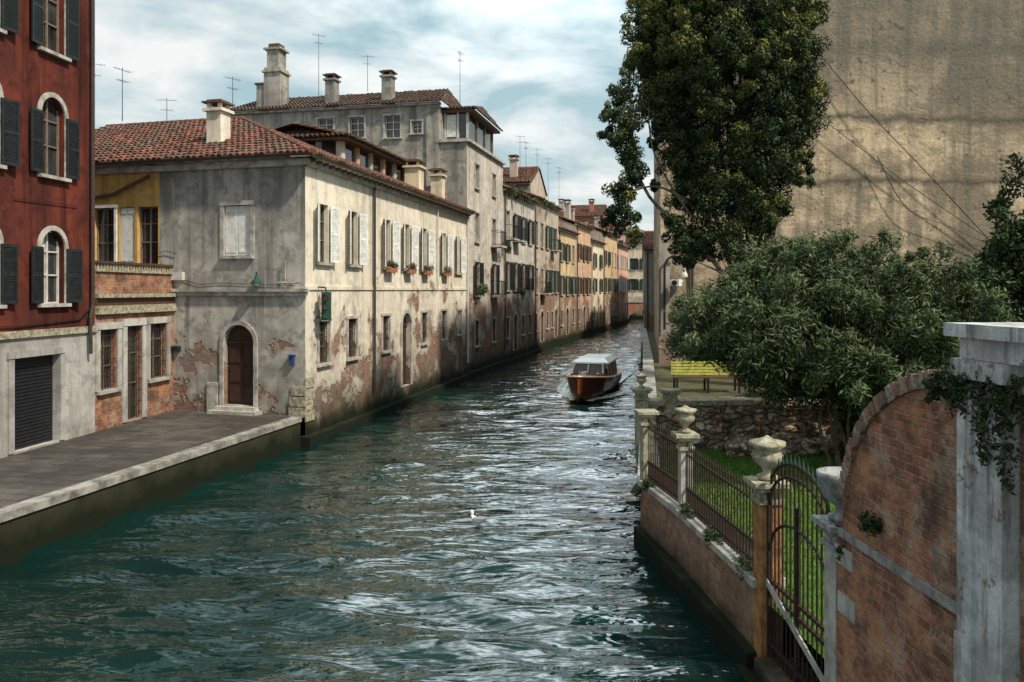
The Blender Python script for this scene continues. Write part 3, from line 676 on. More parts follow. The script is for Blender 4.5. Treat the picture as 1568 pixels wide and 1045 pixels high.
t = MB(); t.box(-.18, .18, -.45, .18, -.12, .15, M['wpaint']); t.cyl((0, -.52, 0), (0, -.44, 0), .11, .11, M['dark'], 10); t.tube([(0, .1, 0), (.2, .35, .1)], .05, M['wpaint']); t.build('security_camera', None, (x0 + .55, y0 - .6, -.4), z=5.3)
for pts in ([(12.7, 32.8, 14.7), (14.6, 32.6, 12.3), (17, 32.6, 9.8), (20.1, 32.8, 6.6)], [(12.8, 32.7, 12), (14.5, 32.7, 10.7), (16.5, 32.7, 9.2), (19.9, 32.7, 6.9)], [(15, 32.7, 10.5), (16.2, 32.7, 8.4), (18, 32.7, 7.6), (20, 32.7, 6.7)]):
    P = [Vector(p) for p in pts]; out = []
    for i in range(len(P) - 1):
        a, b, c, d = P[max(0, i - 1)], P[i], P[i + 1], P[min(len(P) - 1, i + 2)]
        for k in range(6):
            f = k / 6; out.append(.5 * ((2 * b) + (c - a) * f + (2 * a - 5 * b + 4 * c - d) * f * f + (3 * b - a - 3 * c + d) * f ** 3))
    out.append(P[-1]); t = MB(); t.tube(out, .017, M['dark'], 5); t.build('overhead_cable')

# ---- left quay / ground
t = MB(); qe = (-6.81, 25.65); qs = (-14.85, -10.0)
gp = [qs, qe, (L0[0] - .1, L0[1] + .3)] + [(p[0] - .3, p[1]) for p in (L1, L2, L2b, L3, L3b, L3c, L4, L4b, L5)] + [(26, 160), (150, 500), (-500, 500), (-500, -10)]
t.face([(a - .15, b, QZ) for a, b in gp], M['paving']); t.build('pavement')
frQ, LQ = frame(qs, qe)
t = MB(); k = 0
while k < LQ:
    e = min(LQ, k + R.uniform(1.1, 1.7)); t.box(k + .006, e - .006, -.05, .30, QZ - .12, QZ + .03 + R.uniform(0, .012), M['cop']); k = e
t.box(0, LQ, 0, .28, -1.5, QZ - .125, wall_mat('quay_wall_stone', (.045, .04, .03), (.034, .03, .02), .8, .0, seed=88, algae=1.0)); t.build('quay_wall', None, frQ)

# ---- bridge
br = empty('stone_bridge'); t = MB(); n = 14; xa, xb = 16.5, 24.5
for i in range(n):
    q = []
    for k in (i, i + 1):
        a = math.pi * k / n; q.append((20.3 - 2.1 * math.cos(a), .1 + 1.9 * math.sin(a)))
    for yy in (125, 128): t.face([(q[0][0], yy, q[0][1]), (q[1][0], yy, q[1][1]), (q[1][0], yy, 3.1), (q[0][0], yy, 3.1)], M['redbrickh'])
    t.face([(q[0][0], 125, q[0][1]), (q[1][0], 125, q[1][1]), (q[1][0], 128, q[1][1]), (q[0][0], 128, q[0][1])], M['redbrickh'])
t.box(xa, 18.2, 125, 128, -1, 3.1, M['redbrickh']); t.box(22.4, xb, 125, 128, -1, 3.1, M['redbrickh'])
t.box(xa, xb, 124.9, 125.2, 3.1, 4.0, M['stone']); t.box(xa, xb, 127.8, 128.1, 3.1, 4.0, M['stone']); t.build('arch', br)

# ---- water
xs = np.linspace(-18, 26, 300); ys = [1.0]
while ys[-1] < 150: ys.append(ys[-1] + max(.085, .009 * ys[-1]))
ys = np.array(ys); X, Y = np.meshgrid(xs, ys)
Z = np.zeros_like(X)
for i in range(44):
    lam = .5 * (6 ** rng.random()); th = math.radians(rng.normal(84, 21)); k = 2 * math.pi / lam
    ph = rng.random() * 6.28; am = .0072 * lam ** .95
    arg = k * (X * math.cos(th) + Y * math.sin(th)) + ph + 1.1 * np.sin(X * .6 + ph) + .8 * np.sin(Y * .45 + ph * 2)
    sn = np.sin(arg); Z += am * (1.25 * (.5 + .5 * sn) ** 1.7 * 2 - 1) * (.6 + .5 * np.sin(X * .31 + ph * 3) * np.sin(Y * .23 + ph))
edge = np.minimum(1, np.minimum(np.minimum((X + 18) / 2, (26 - X) / 2), np.minimum((Y - 1) / 2, (150 - Y) / 40))); Z *= np.clip(edge, 0, 1)
nx, ny = len(xs), len(ys)
V = np.stack([X, Y, Z], -1).reshape(-1, 3); I = np.arange(nx * ny).reshape(ny, nx)
Fq = np.stack([I[:-1, :-1], I[:-1, 1:], I[1:, 1:], I[1:, :-1]], -1).reshape(-1, 4).tolist(); V = V.tolist(); b0 = len(V)
def addq(x0, x1, y0, y1):
    global b0
    V.extend([[x0, y0, 0], [x1, y0, 0], [x1, y1, 0], [x0, y1, 0]]); Fq.append([b0, b0 + 1, b0 + 2, b0 + 3]); b0 += 4
addq(-600, -18, -50, 900); addq(26, 600, -50, 900); addq(-18, 26, -50, 1); addq(-18, 26, 150, 900)
me = bpy.data.meshes.new('water'); me.from_pydata(V, [], Fq); me.materials.append(M['water']); me.polygons.foreach_set('use_smooth', [True] * len(Fq)); me.update()
scene.collection.objects.link(bpy.data.objects.new('water', me))

# ---- right bank: garden
F1 = (2.55, 15.8); F2 = (2.86, 13.7); F3 = (3.17, 10.3); F4 = (3.32, 8.3); F5 = (3.62, 2.0); F0 = (3.25, 20.0)
t = MB(); t.face([(F5[0] + .1, -10, 1), (F5[0] + .1, 2, 1), (F4[0] + .1, F4[1], 1), (F3[0] + .1, F3[1], 1), (F2[0] + .1, F2[1], 1), (F1[0] + .1, F1[1], 1), (F0[0] + .1, 20.3, 1), (60, 20.3, 1), (60, -10, 1)], M['lawn']); t.build('lawn')
t = MB(); t.face([(3.3, 20.2, 2), (5.55, 33, 2), (9.4, 57, 2), (9.5, 60, 2), (13.0, 77, 2), (22, 126, 2), (150, 500, 2), (500, 500, 2), (500, 20.2, 2)], M['earth']); t.build('ground')
def bank_wall(name, P, Q, z1, m, cop=M['stone'], z0=-1.5, th=.35):
    fr, L = frame(P, Q); t = MB()
    t.box(0, L, 0, th, z0, z1, m)
    if cop:
        k = 0
        while k < L - .01:
            e = min(L, k + R.uniform(.7, 1.3))
            if e > L - .3: e = L
            t.box(k + .006, e - .006, -.06, th + .05, z1 + .003, z1 + .09 + R.uniform(0, .02), cop); k = e
    return t.build(name, None, fr)
bank_wall('garden_wall', F0, F1, 1.15, M['gwall']); bank_wall('garden_wall', F1, F2, 1.15, M['gwall']); bank_wall('garden_wall', F2, F3, 1.15, M['gwall'])
bank_wall('bank_wall', (5.45, 33), F0, 2.05, M['gwall'], M['cop']); bank_wall('bank_wall', (9.7, 60), (5.45, 33), 2.05, M['rightwall'], M['cop']); bank_wall('bank_wall', (21.9, 126), (9.7, 60), 2.05, M['rightwall'], M['cop'])
t = MB(); t.box(F3[0] - .1, F3[0] + .5, F4[1], F3[1] - .2, -1.5, .35, M['gwall']); t.box(F3[0] - .25, F3[0] + .5, F4[1] - .3, F3[1] + .1, -1.5, .12, M['algae']); t.build('water_step')
fr, L = frame(F1, F3); t = MB(); t.box(0, L, -.14, 0.3, -1.5, .32, M['algae']); t.build('wall_footing', None, fr)

# rubble wall
frU, LU = frame((3.25, 20.05), (11.5, 20.7))
t = MB(); t.box(0, LU, 0, .5, .5, 2.1, M['rubble'])
k = 0
while k < 2.3: t.box(k, k + .7, -.1, .6, 2.103, 2.22, M['lstone']); k += .72
def rock(t, c, r, m):
    vs = []; n = 7; ph = R.random() * 6
    for rr, zz in ((.85, 0), (1.1, .35), (.95, .7), (.4, .95)):
        for i in range(n): a = ph + 2 * math.pi * i / n; q = r * rr * R.uniform(.8, 1.2); vs.append((c[0] + q * 1.3 * math.cos(a), c[1] + q * math.sin(a), c[2] + r * zz * R.uniform(.85, 1.15)))
    t.mesh(vs, [(k * n + i, k * n + (i + 1) % n, (k + 1) * n + (i + 1) % n, (k + 1) * n + i) for k in range(3) for i in range(n)] + [tuple(range(3 * n, 4 * n))], m)
for i in range(70): rock(t, (R.uniform(2.4, LU), R.uniform(.05, .4), 2.0), R.uniform(.12, .24), M['rubble'])
for i in range(90): rock(t, (R.uniform(.3, 5.8), R.uniform(-.02, .1), R.uniform(1.0, 1.9)), R.uniform(.08, .17), M['rubble'])
for i in range(60):
    s = R.uniform(2.0, 5.6); rock(t, (s, -.2 - R.random() * .9, 1.0 + R.choice((0, 0, .18))), R.uniform(.1, .28), M['rubble'])
t.build('rubble_wall', None, frU)

URN = [(.07, 0), (.11, .02), (.11, .05), (.05, .08), (.05, .12), (.09, .16), (.16, .22), (.175, .28), (.14, .33), (.14, .35), (.20, .39), (.20, .43), (.10, .45), (.04, .48), (.01, .50)]
def pillar(x, y, z0, z1, w, m, cap=M['lstone'], urn=True, ur=1.0, rot=.05, bowl=False):
    e = empty('garden_pillar'); t = MB(); h = w / 2
    t.box(-h, h, -h, h, z0, z1 - .28, m); t.box(-h - .03, h + .03, -h - .03, h + .03, z1 - .28, z1 - .22, cap); t.box(-h - .0, h + .0, -h - .0, h + .0, z1 - .218, z1 - .12, cap)
    t.box(-h - .05, h + .05, -h - .05, h + .05, z1 - .118, z1 - .06, cap); t.box(-h - .1, h + .1, -h - .1, h + .1, z1 - .058, z1, cap)
    t.build('shaft', e, (x, y, rot))
    if urn:
        u = MB()
        pr = [(.09, 0), (.13, .02), (.13, .05), (.06, .09), (.06, .14), (.12, .18), (.19, .27), (.2, .36), (.235, .42), (.235, .47), (.19, .475), (.16, .40), (.05, .36)] if bowl else URN
        u.lathe((0, 0, z1 + .002), [(r * ur, z * ur) for r, z in pr], cap, 20); u.build('urn', e, (x, y, rot), smooth=True)
pillar(F1[0] + .12, F1[1], 1.0, 2.62, .22, M['lstone'], urn=False)
pillar(F0[0] + .0, F0[1], 1.0, 2.55, .28, M['lstone'], ur=.75)
pillar(F2[0] + .12, F2[1], 1.24, 2.55, .20, M['stone'], ur=.95)
pillar(F3[0] + .13, F3[1], -.5, 2.55, .27, M['ostone'], ur=1.15)
pillar(F4[0] + .12, F4[1], -.5, 2.6, .26, M['stone'], cap=plain('grey_cast_stone', (.34, .35, .36), .85, .4, 9, bump=.01, dirt=(.14, .14, .13)), ur=1.08, bowl=True)
pillar(4.0, 20.15, 1.9, 2.5, .3, M['lstone'], urn=False)

def fence(name, P, Q, z0, z1, step=.115):
    fr, L = frame(P, Q); t = MB(); k = .12
    while k < L - .1:
        t.cyl((k, .12, z0), (k, .12, z1), .013, .013, M['iron'], 5); t.cyl((k, .12, z1), (k, .12, z1 + .11), .022, .001, M['iron'], 5)
        t.cyl((k + step / 2, .12, z0), (k + step / 2, .12, z0 + .35), .009, .009, M['iron'], 4)
        k += step
    for z in (z0 + .1, z0 + .36, z1 - .12): t.box(.05, L - .05, .10, .14, z, z + .025, M['iron'])
    t.build(name, None, fr)
fence('iron_fence', F1, F2, 1.26, 2.4); fence('iron_fence', F2, F3, 1.26, 2.3)
fr, L = frame(F3, F4); t = MB(); a, b = .16, L - .16; k = a + .06; mid = (a + b) / 2
def ztop(s): return 2.42 + .52 * math.sqrt(max(0, 1 - ((s - mid) / (mid - a)) ** 2))
while k < b - .02:
    t.cyl((k, .1, .35), (k, .1, ztop(k)), .013, .013, M['iron'], 5); t.cyl((k, .1, ztop(k)), (k, .1, ztop(k) + .13), .024, .001, M['gpaint'], 5); k += .115
for ofs in (0, -.16, -.75):
    t.tube([(a + (b - a) * i / 16, .1, ztop(a + (b - a) * i / 16) + ofs) for i in range(17)], .02, M['iron'], 6)
for z in (.5, 1.15, 1.3): t.box(a, b, .08, .125, z, z + .04, M['iron'])
for s in (a, mid - .02, b): t.box(s - .02, s + .025, .07, .13, .3, 2.45, M['iron'])
t.obox((a, .05, 1.25), (b - a, 0, -.55), (0, .02, 0), (0, 0, .09), M['stone'])
t.build('iron_gate', None, fr)

# curved brick wall
cw = empty('brick_garden_wall'); fr, L = frame(F4, F5); t = MB()
def zc(s):
    if s < .27: return 2.75
    if s > 2.2: return 4.37
    return 2.75 + 1.62 * math.sqrt(max(0, 1 - ((2.2 - s) / 1.95) ** 2))
SS = [.12] + [.26 + (2.42 - .26) * (i / 40) ** 1.6 for i in range(41)]
th = .34
for i in range(len(SS) - 1):
    s0, s1 = SS[i], SS[i + 1]; z0, z1 = zc(s0) - .12, zc(s1) - .12
    for y in (0, th): t.face([(s0, y, -1.5), (s1, y, -1.5), (s1, y, z1), (s0, y, z0)], M['brick'])
    t.face([(s0, 0, z0), (s1, 0, z1), (s1, th, z1), (s0, th, z0)], M['brick'])
t.face([(.12, 0, -1.5), (.12, th, -1.5), (.12, th, 2.6), (.12, 0, 2.6)], M['brick'])
t.box(2.86, L, .02, th, -1.5, 4.3, M['brick']); t.box(2.86, L, -.06, th + .06, 4.303, 4.4, M['stone'])
t.build('wall', cw, fr)
t = MB()
pts = [(.27 + (2.38 - .27) * (i / 300) ** 1.7) for i in range(301)]; arc = [(s, zc(s)) for s in pts]; last = arc[0]
bm = [plain('coping_brick_a', (.42, .23, .15), .9, .4, 20, bump=.01, dirt=(.16, .10, .07)), plain('coping_brick_b', (.25, .16, .12), .9, .4, 20, bump=.01, dirt=(.10, .08, .06)), plain('coping_brick_c', (.38, .33, .27), .9, .4, 20, bump=.01, dirt=(.14, .12, .09))]
for p in arc[1:]:
    d = math.hypot(p[0] - last[0], p[1] - last[1])
    if d >= .078:
        tx, tz = (p[0] - last[0]) / d, (p[1] - last[1]) / d; nx_, nz_ = -tz, tx; j = R.uniform(-.015, .02)
        t.obox((last[0] - nx_ * .13, -.045 + j, last[1] - nz_ * .13), (tx * .066, 0, tz * .066), (0, th + .09, 0), (nx_ * (.13 + j), 0, nz_ * (.13 + j)), R.choice(bm)); last = p
t.build('coping', cw, fr)
t = MB(); t.box(.14, 2.4, -.03, -.003, 2.52, 2.6, plain('cement_band', (.33, .32, .31), .9, .3, 5, bump=.01, dirt=(.14, .13, .12))); t.box(.14, .5, -.025, -.002, 2.24, 2.42, M['stone'])
t.box(.2, .55, -.02, -.002, 1.75, 1.95, M['stone']); t.box(2.2, 2.4, -.04, -.002, 1.3, 2.4, M['stone'])
t.build('cement_bands', cw, fr)
wcm = Mt('whitewashed_stone', .85, .2); p_ = wcm.pos()
c_ = wcm.mix(wcm.ramp(wcm.noise(p_, 2.2, 5, .7), [(.42, 0.0), (.60, .85)]), (.60, .61, .62), (.34, .34, .33))
c_ = wcm.mix(wcm.ramp(wcm.noise(wcm.vmul(p_, (9, 9, .9)), 1, 5, .7), [(.50, 0.0), (.66, .8)]), c_, (.14, .13, .11))
c_ = wcm.mix(wcm.ramp(wcm.noise(p_, 5, 5, .75), [(.60, 0.0), (.64, .8)]), c_, (.18, .11, .08))
wcm.color(c_); wcm.bump(wcm.noise(p_, 9, 5, .7), .02); wc = wcm.m
t = MB(); t.box(2.42, 2.84, -.10, .4, -1.5, 4.36, wc); t.box(2.38, 2.55, -.13, .2, -1.5, 4.35, wc); t.box(2.36, 2.95, -.17, .46, 4.363, 4.50, wc); t.box(2.40, 6, -.12, .44, 4.503, 4.66, wc); t.box(2.33, 6, -.2, .5, 4.663, 4.76, wc)
t.build('white_pilaster', cw, fr)

# ---------------------------------------------------------------- foliage
def foliage(name, parent, mat, C, Rd, n, size, aspect=.45, shell=(.55, 1.05), tint=None, seed=1, droop=0.0, nr=.4, up=.12, lr_=.2):
    g = np.random.default_rng(seed); C = np.array(C, float); Rd = np.array(Rd, float); N = len(C)
    if Rd.ndim == 1: Rd = np.repeat(Rd[:, None], 3, 1)
    d = g.normal(size=(N, n, 3)); d /= np.linalg.norm(d, axis=2, keepdims=True)
    rad = shell[0] + (shell[1] - shell[0]) * g.random((N, n, 1)) ** .6
    lump = 1 + .2 * np.sin(d[..., :1] * 5 + C[:, None, :1] * 7) * np.sin(d[..., 2:] * 6 + C[:, None, 1:2] * 5)
    p = C[:, None] + d * rad * Rd[:, None] * lump
    nn = d + nr * g.normal(size=d.shape); nn /= np.linalg.norm(nn, axis=2, keepdims=True)
    tt = np.cross(nn, g.normal(size=d.shape)) + d * .5; tt[..., 2] += -droop; tt /= np.linalg.norm(tt, axis=2, keepdims=True)
    bb_ = np.cross(nn, tt); s = size * (.6 + .8 * g.random((N, n, 1)))
    v = np.stack([p - tt * s, p + bb_ * s * aspect, p + tt * s, p - bb_ * s * aspect], 2).reshape(-1, 3)
    k = N * n; f = np.arange(k * 4).reshape(k, 4)
    me = bpy.data.meshes.new(name); me.from_pydata(v.tolist(), [], f.tolist()); me.materials.append(mat)
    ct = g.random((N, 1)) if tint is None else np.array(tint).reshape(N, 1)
    tv = np.clip(.55 * ct + lr_ * g.random((N, n)) + .15 * (rad[..., 0] - shell[0]) / (shell[1] - shell[0]) + up * d[..., 2], 0, 1).reshape(-1)  # upward leaves lighter, lower ones darker: light from above put into tint
    a = me.attributes.new('tint', 'FLOAT', 'FACE'); a.data.foreach_set('value', tv.astype(np.float32))
    me.update(); o = bpy.data.objects.new(name, me); scene.collection.objects.link(o)
    if parent: o.parent = parent
    return o

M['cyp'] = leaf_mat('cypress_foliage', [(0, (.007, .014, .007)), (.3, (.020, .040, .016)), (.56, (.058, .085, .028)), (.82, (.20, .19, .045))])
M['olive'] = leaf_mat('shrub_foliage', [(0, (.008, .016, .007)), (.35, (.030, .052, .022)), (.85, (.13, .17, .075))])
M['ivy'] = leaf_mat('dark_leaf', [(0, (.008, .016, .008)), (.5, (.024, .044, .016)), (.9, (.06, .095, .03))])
M['grass'] = leaf_mat('grass_blades', [(0, (.04, .12, .012)), (.5, (.09, .21, .025)), (1, (.18, .30, .05))])

tree = empty('cypress_tree')
C = []; Rd = []; T = []
def lr(z):
    L_ = [(5.9, 5.3, 6.6), (6.6, 4.9, 8.0), (7.5, 4.9, 8.5), (8.6, 4.95, 9.1), (10, 4.7, 9.6), (11.2, 4.0, 9.7), (13, 3.85, 9.7), (14.5, 3.9, 9.5), (16.5, 4.6, 8.9), (18.2, 5.7, 8.2)]
    for (a, b, c), (d, e, f) in zip(L_, L_[1:]):
        if a <= z <= d: k = (z - a) / (d - a); return b + (e - b) * k, c + (f - c) * k
    return 6.5, 7.0
PL = []; tries = 0
while len(PL) < 330 and tries < 60000:
    tries += 1
    z = R.uniform(6.2, 17.8); l_, r_ = lr(z); an = R.uniform(0, 2 * math.pi); w = (r_ - l_) / 2 - .35; cxx = (l_ + r_) / 2
    k = R.uniform(.74, 1.08); x = cxx + w * k * math.cos(an); y = 25.2 + w * k * .85 * math.sin(an)
    if z < 7.4 and 6.3 < x < 8.4 and R.random() < .7: continue
    if all((x - a) ** 2 + (y - b) ** 2 + ((z - c) / 1.25) ** 2 > .52 ** 2 for a, b, c, _, _ in PL): PL.append((x, y, z, R.uniform(.34, .58), (k - .92) * 1.3))
for z in np.linspace(6.8, 13.6, 34):
    PL.append((3.5 + (.5 if z > 11.3 else 0) + R.uniform(-.45, .45) + .18 * math.sin(z * 3), 24.6 + R.uniform(-.5, .5), z + R.uniform(-.15, .15), R.uniform(.28, .48), 0))
PL += [q + (0,) for q in [(4.5, 24.8, 8.3, .16), (4.45, 24.8, 9.6, .2), (4.6, 24.6, 10.4, .24), (4.5, 24.6, 10.8, .3), (9.1, 25, 8.4, .3), (9.4, 25, 9.0, .28), (8.5, 25, 7.5, .3), (5.1, 24.5, 6.2, .34), (5.5, 24.5, 6.0, .25), (5.0, 24.6, 6.9, .36), (7.9, 24.6, 6.9, .26), (6.6, 24.6, 6.5, .28), (4.9, 24.6, 7.4, .34), (5.9, 24.3, 6.5, .3)]]
for x, y, z, r, dk_ in PL:
    pt = min(1, max(0, R.gauss(.42, .2) + dk_ + (.36 if x < 5.3 and z > 10.5 else 0)))  # upper-left plumes yellower: sunlit side put into the leaf colour
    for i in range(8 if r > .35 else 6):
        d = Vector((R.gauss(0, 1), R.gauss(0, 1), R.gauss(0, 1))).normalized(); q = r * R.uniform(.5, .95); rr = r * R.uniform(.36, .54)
        C.append((x + d.x * q, y + d.y * q, z + d.z * q * 1.25)); Rd.append((rr, rr, rr * 1.1)); T.append(min(1, max(0, pt + .32 * d.z + R.uniform(-.12, .12))))  # clump tops lighter, undersides darker: shading painted through tint
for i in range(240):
    z = R.uniform(7.3, 17.5); l_, r_ = lr(z); w = (r_ - l_) * .36; an = R.uniform(0, 6.28); q = R.random() ** .5; C.append(((l_ + r_) / 2 + w * math.cos(an) * q, 25.2 + w * .85 * math.sin(an) * q, z)); Rd.append((.55, .55, .65)); T.append(.0)  # inner clumps get the darkest tint, painting shade into crown gaps
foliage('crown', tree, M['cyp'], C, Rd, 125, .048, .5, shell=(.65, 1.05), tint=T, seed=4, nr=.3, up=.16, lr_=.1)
t = MB()
base = Vector((7.75, 25, 1.8))
def limb(pts, r0, r1):
    P = [Vector(p) for p in pts]; out = []
    for i in range(len(P) - 1):
        a, b, c, d = P[max(0, i - 1)], P[i], P[i + 1], P[min(len(P) - 1, i + 2)]
        for k in range(6):
            f = k / 6; out.append(.5 * ((2 * b) + (c - a) * f + (2 * a - 5 * b + 4 * c - d) * f * f + (3 * b - a - 3 * c + d) * f ** 3) + Vector((R.uniform(-.02, .02), R.uniform(-.02, .02), 0)))
    out.append(P[-1]); n = len(out); t.tube(out, [r0 + (r1 - r0) * i / (n - 1) for i in range(n)], M['bark'], 9)
for dx, top, r in ((-.25, (6.0, 24.8, 13), .13), (-.05, (7.1, 25.2, 15), .16), (.12, (8.3, 25.1, 12), .13), (.25, (8.8, 25.4, 10), .10), (-.4, (5.4, 25.4, 11), .11), (0.0, (7.6, 24.6, 11), .10), (-.3, (6.4, 24.0, 9), .08), (.1, (8.0, 24.2, 9), .08)):
    b0_ = base + Vector((dx, R.uniform(-.2, .2), 0)); m1 = Vector((b0_.x + (top[0] - b0_.x) * .1, b0_.y, 4.4)); m2 = Vector((b0_.x + (top[0] - b0_.x) * .45, (b0_.y + top[1]) / 2, 7.2))
    limb([b0_, m1, m2, top], r, .04)
limb([(7.4, 24.9, 4.6), (6.4, 24.6, 5.7), (5.2, 24.6, 6.9), (3.9, 24.6, 8.6), (3.6, 24.6, 12)], .09, .03); limb([(7.0, 24.9, 6.4), (5.6, 24.6, 7.6), (4.5, 24.6, 8.2), (3.5, 24.5, 8.0)], .06, .02)
limb([(7.7, 24.9, 4.4), (6.6, 24.4, 5.4), (5.6, 24.2, 5.9)], .06, .02); limb([(6.6, 24.8, 8.2), (5.4, 24.7, 9.6), (3.9, 24.6, 10.8)], .06, .02); limb([(5.6, 24.6, 7.2), (4.4, 24.6, 9.2), (4.2, 24.6, 11)], .04, .02)
t.build('trunk', tree)

bush = empty('garden_shrub'); C = []; Rd = []; T = []
def zmin(x): return 3.45 if x < 5.0 else (3.45 - (x - 5.0) * 1.25 if x < 6.25 else 1.9)
for i in range(620):
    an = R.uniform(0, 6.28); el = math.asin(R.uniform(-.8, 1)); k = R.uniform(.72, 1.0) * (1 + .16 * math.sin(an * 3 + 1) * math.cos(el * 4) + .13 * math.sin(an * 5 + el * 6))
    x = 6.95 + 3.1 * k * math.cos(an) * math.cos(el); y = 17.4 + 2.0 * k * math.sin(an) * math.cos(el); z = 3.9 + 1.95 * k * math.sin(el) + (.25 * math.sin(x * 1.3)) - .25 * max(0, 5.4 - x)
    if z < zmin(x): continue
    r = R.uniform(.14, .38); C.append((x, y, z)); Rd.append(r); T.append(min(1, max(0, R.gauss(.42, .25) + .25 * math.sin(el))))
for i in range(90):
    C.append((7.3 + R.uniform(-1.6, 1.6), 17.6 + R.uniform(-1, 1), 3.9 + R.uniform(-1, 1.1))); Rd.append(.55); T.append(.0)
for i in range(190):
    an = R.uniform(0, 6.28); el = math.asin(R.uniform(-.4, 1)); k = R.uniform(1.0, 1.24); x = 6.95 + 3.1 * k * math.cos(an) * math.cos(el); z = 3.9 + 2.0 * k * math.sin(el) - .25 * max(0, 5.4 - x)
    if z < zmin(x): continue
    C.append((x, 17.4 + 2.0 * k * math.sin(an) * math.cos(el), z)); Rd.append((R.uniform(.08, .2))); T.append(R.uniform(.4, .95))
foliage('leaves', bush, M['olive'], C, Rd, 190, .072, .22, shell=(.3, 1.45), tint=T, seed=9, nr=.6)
t = MB()
for i in range(9): limb([(7.4 + R.uniform(-.3, .3), 17.8, 1.0), (7.3 + R.uniform(-.7, .7), 17.6 + R.uniform(-.5, .5), 2.6), (6.9 + R.uniform(-2.0, 2.0), 17.6 + R.uniform(-.6, .6), 4.2)], .045, .02)
t.build('stems', bush)
def shrub(name, c, rad, nc, nl, size, mat, seed, asp=.3, cr=(.1, .2)):
    e = empty(name); g = random.Random(seed); C = []; Rd = []
    for i in range(nc):
        an = g.uniform(0, 6.28); el = math.asin(g.uniform(-.6, 1)); k = g.uniform(.4, 1) * (1 + .2 * math.sin(3 * an + seed) + .15 * math.sin(4 * el + seed))
        C.append((c[0] + rad[0] * k * math.cos(an) * math.cos(el), c[1] + rad[1] * k * math.sin(an) * math.cos(el), c[2] + rad[2] * k * math.sin(el))); Rd.append(g.uniform(*cr) * max(.5, rad[0]))
    foliage('leaves', e, mat, C, Rd, nl, size, asp, shell=(.2, 1.2), seed=seed, nr=.6)
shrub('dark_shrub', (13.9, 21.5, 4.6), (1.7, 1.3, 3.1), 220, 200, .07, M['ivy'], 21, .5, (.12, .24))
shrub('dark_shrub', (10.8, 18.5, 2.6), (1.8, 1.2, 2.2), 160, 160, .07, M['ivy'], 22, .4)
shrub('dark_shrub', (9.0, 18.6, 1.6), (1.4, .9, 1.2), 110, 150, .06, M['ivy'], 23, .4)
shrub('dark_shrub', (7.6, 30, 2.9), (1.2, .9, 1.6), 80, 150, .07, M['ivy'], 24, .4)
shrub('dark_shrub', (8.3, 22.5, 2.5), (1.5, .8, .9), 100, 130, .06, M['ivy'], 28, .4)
for c, r in (((3.40, 8.0, 2.35), .13), ((3.3, 7.3, 2.85), .10), ((3.3, 6.15, 4.22), .13)):
    shrub('wall_plant', c, (r, r, r * 1.2), 16, 60, .022, M['ivy'], int(c[1] * 100), .4, (.04, .12))
e = empty('trailing_ivy'); C = []; Rd = []
for i in range(26):
    y = R.uniform(5.3, 5.98); x = 3.33 + (6 - y) * .05 - R.uniform(.0, .05); z = 4.38; ln = R.uniform(.1, .6) * (1.2 if y < 5.7 else .5)
    while ln > 0:
        C.append((x + R.uniform(-.02, .02), y, z)); Rd.append(R.uniform(.03, .075)); z -= .05; ln -= .05; y += R.uniform(-.02, .02)
foliage('leaves', e, M['ivy'], C, Rd, 20, .02, .5, shell=(.2, 1.3), seed=37, nr=.7)
for c in ((2.9, 13.3, 1.3), (3.0, 12.0, 1.28), (3.15, 10.8, 1.25), (2.6, 15.3, 1.25), (2.5, 15.9, 1.0)):
    shrub('wall_plant', c, (.13, .3, .1), 12, 50, .03, M['olive'], int(c[1] * 77), .3)
e = empty('window_box_flowers'); C = []; Rd = []
for s in (7.35, 9.75, 12.2, 15.4):
    for k in range(9):
        u = s + R.uniform(-.45, .45); C.append((L0[0] + dC.x * u + dC.y * .24, L0[1] + dC.y * u - dC.x * .24, 5.98 + R.uniform(-.06, .16))); Rd.append(.12)
foliage('leaves', e, M['olive'], C, Rd, 60, .035, .5, seed=31); foliage('flowers', e, M['flower'], C[::4], Rd[::4], 16, .03, .9, shell=(.9, 1.2), seed=32)
e = empty('balcony_plants'); C = []; Rd = []
for P_, z in (((-.3, 54.9), 11.7), ((.1, 56.8), 11.7), ((.8, 59.6), 11.7), ((2.3, 65.6), 12.1), ((3.0, 68.2), 12.1), ((-2.2, 47.6), 4.9), ((-.7, 53.1), 7.9), ((0.3, 57.2), 4.7), ((2.8, 67), 5.0)):
    for k in range(8): C.append((P_[0] + .35 + R.uniform(-.2, .2), P_[1] + R.uniform(-.9, .9), z + R.uniform(-.1, .35))); Rd.append(.24)
foliage('leaves', e, M['olive'], C, Rd, 60, .06, .5, seed=33)
g = np.random.default_rng(5); n = 42000
px = g.uniform(2.9, 9, n); py = g.uniform(7, 20, n); keep = px > 3.45 - (py - 8.3) * .085; px = px[keep]; py = py[keep]; n = len(px)
h = g.uniform(.03, .11, n); an = g.uniform(0, 6.28, n); lx = g.normal(0, .03, n); ly = g.normal(0, .03, n); w = .009
v = np.stack([np.stack([px - w * np.cos(an), py - w * np.sin(an), np.full(n, 1.0)], -1), np.stack([px + w * np.cos(an), py + w * np.sin(an), np.full(n, 1.0)], -1), np.stack([px + lx, py + ly, 1.0 + h], -1)], 1).reshape(-1, 3)
me = bpy.data.meshes.new('grass'); me.from_pydata(v.tolist(), [], np.arange(n * 3).reshape(n, 3).tolist()); me.materials.append(M['grass'])
a = me.attributes.new('tint', 'FLOAT', 'FACE'); a.data.foreach_set('value', g.random(n).astype(np.float32)); me.update(); scene.collection.objects.link(bpy.data.objects.new('grass', me))

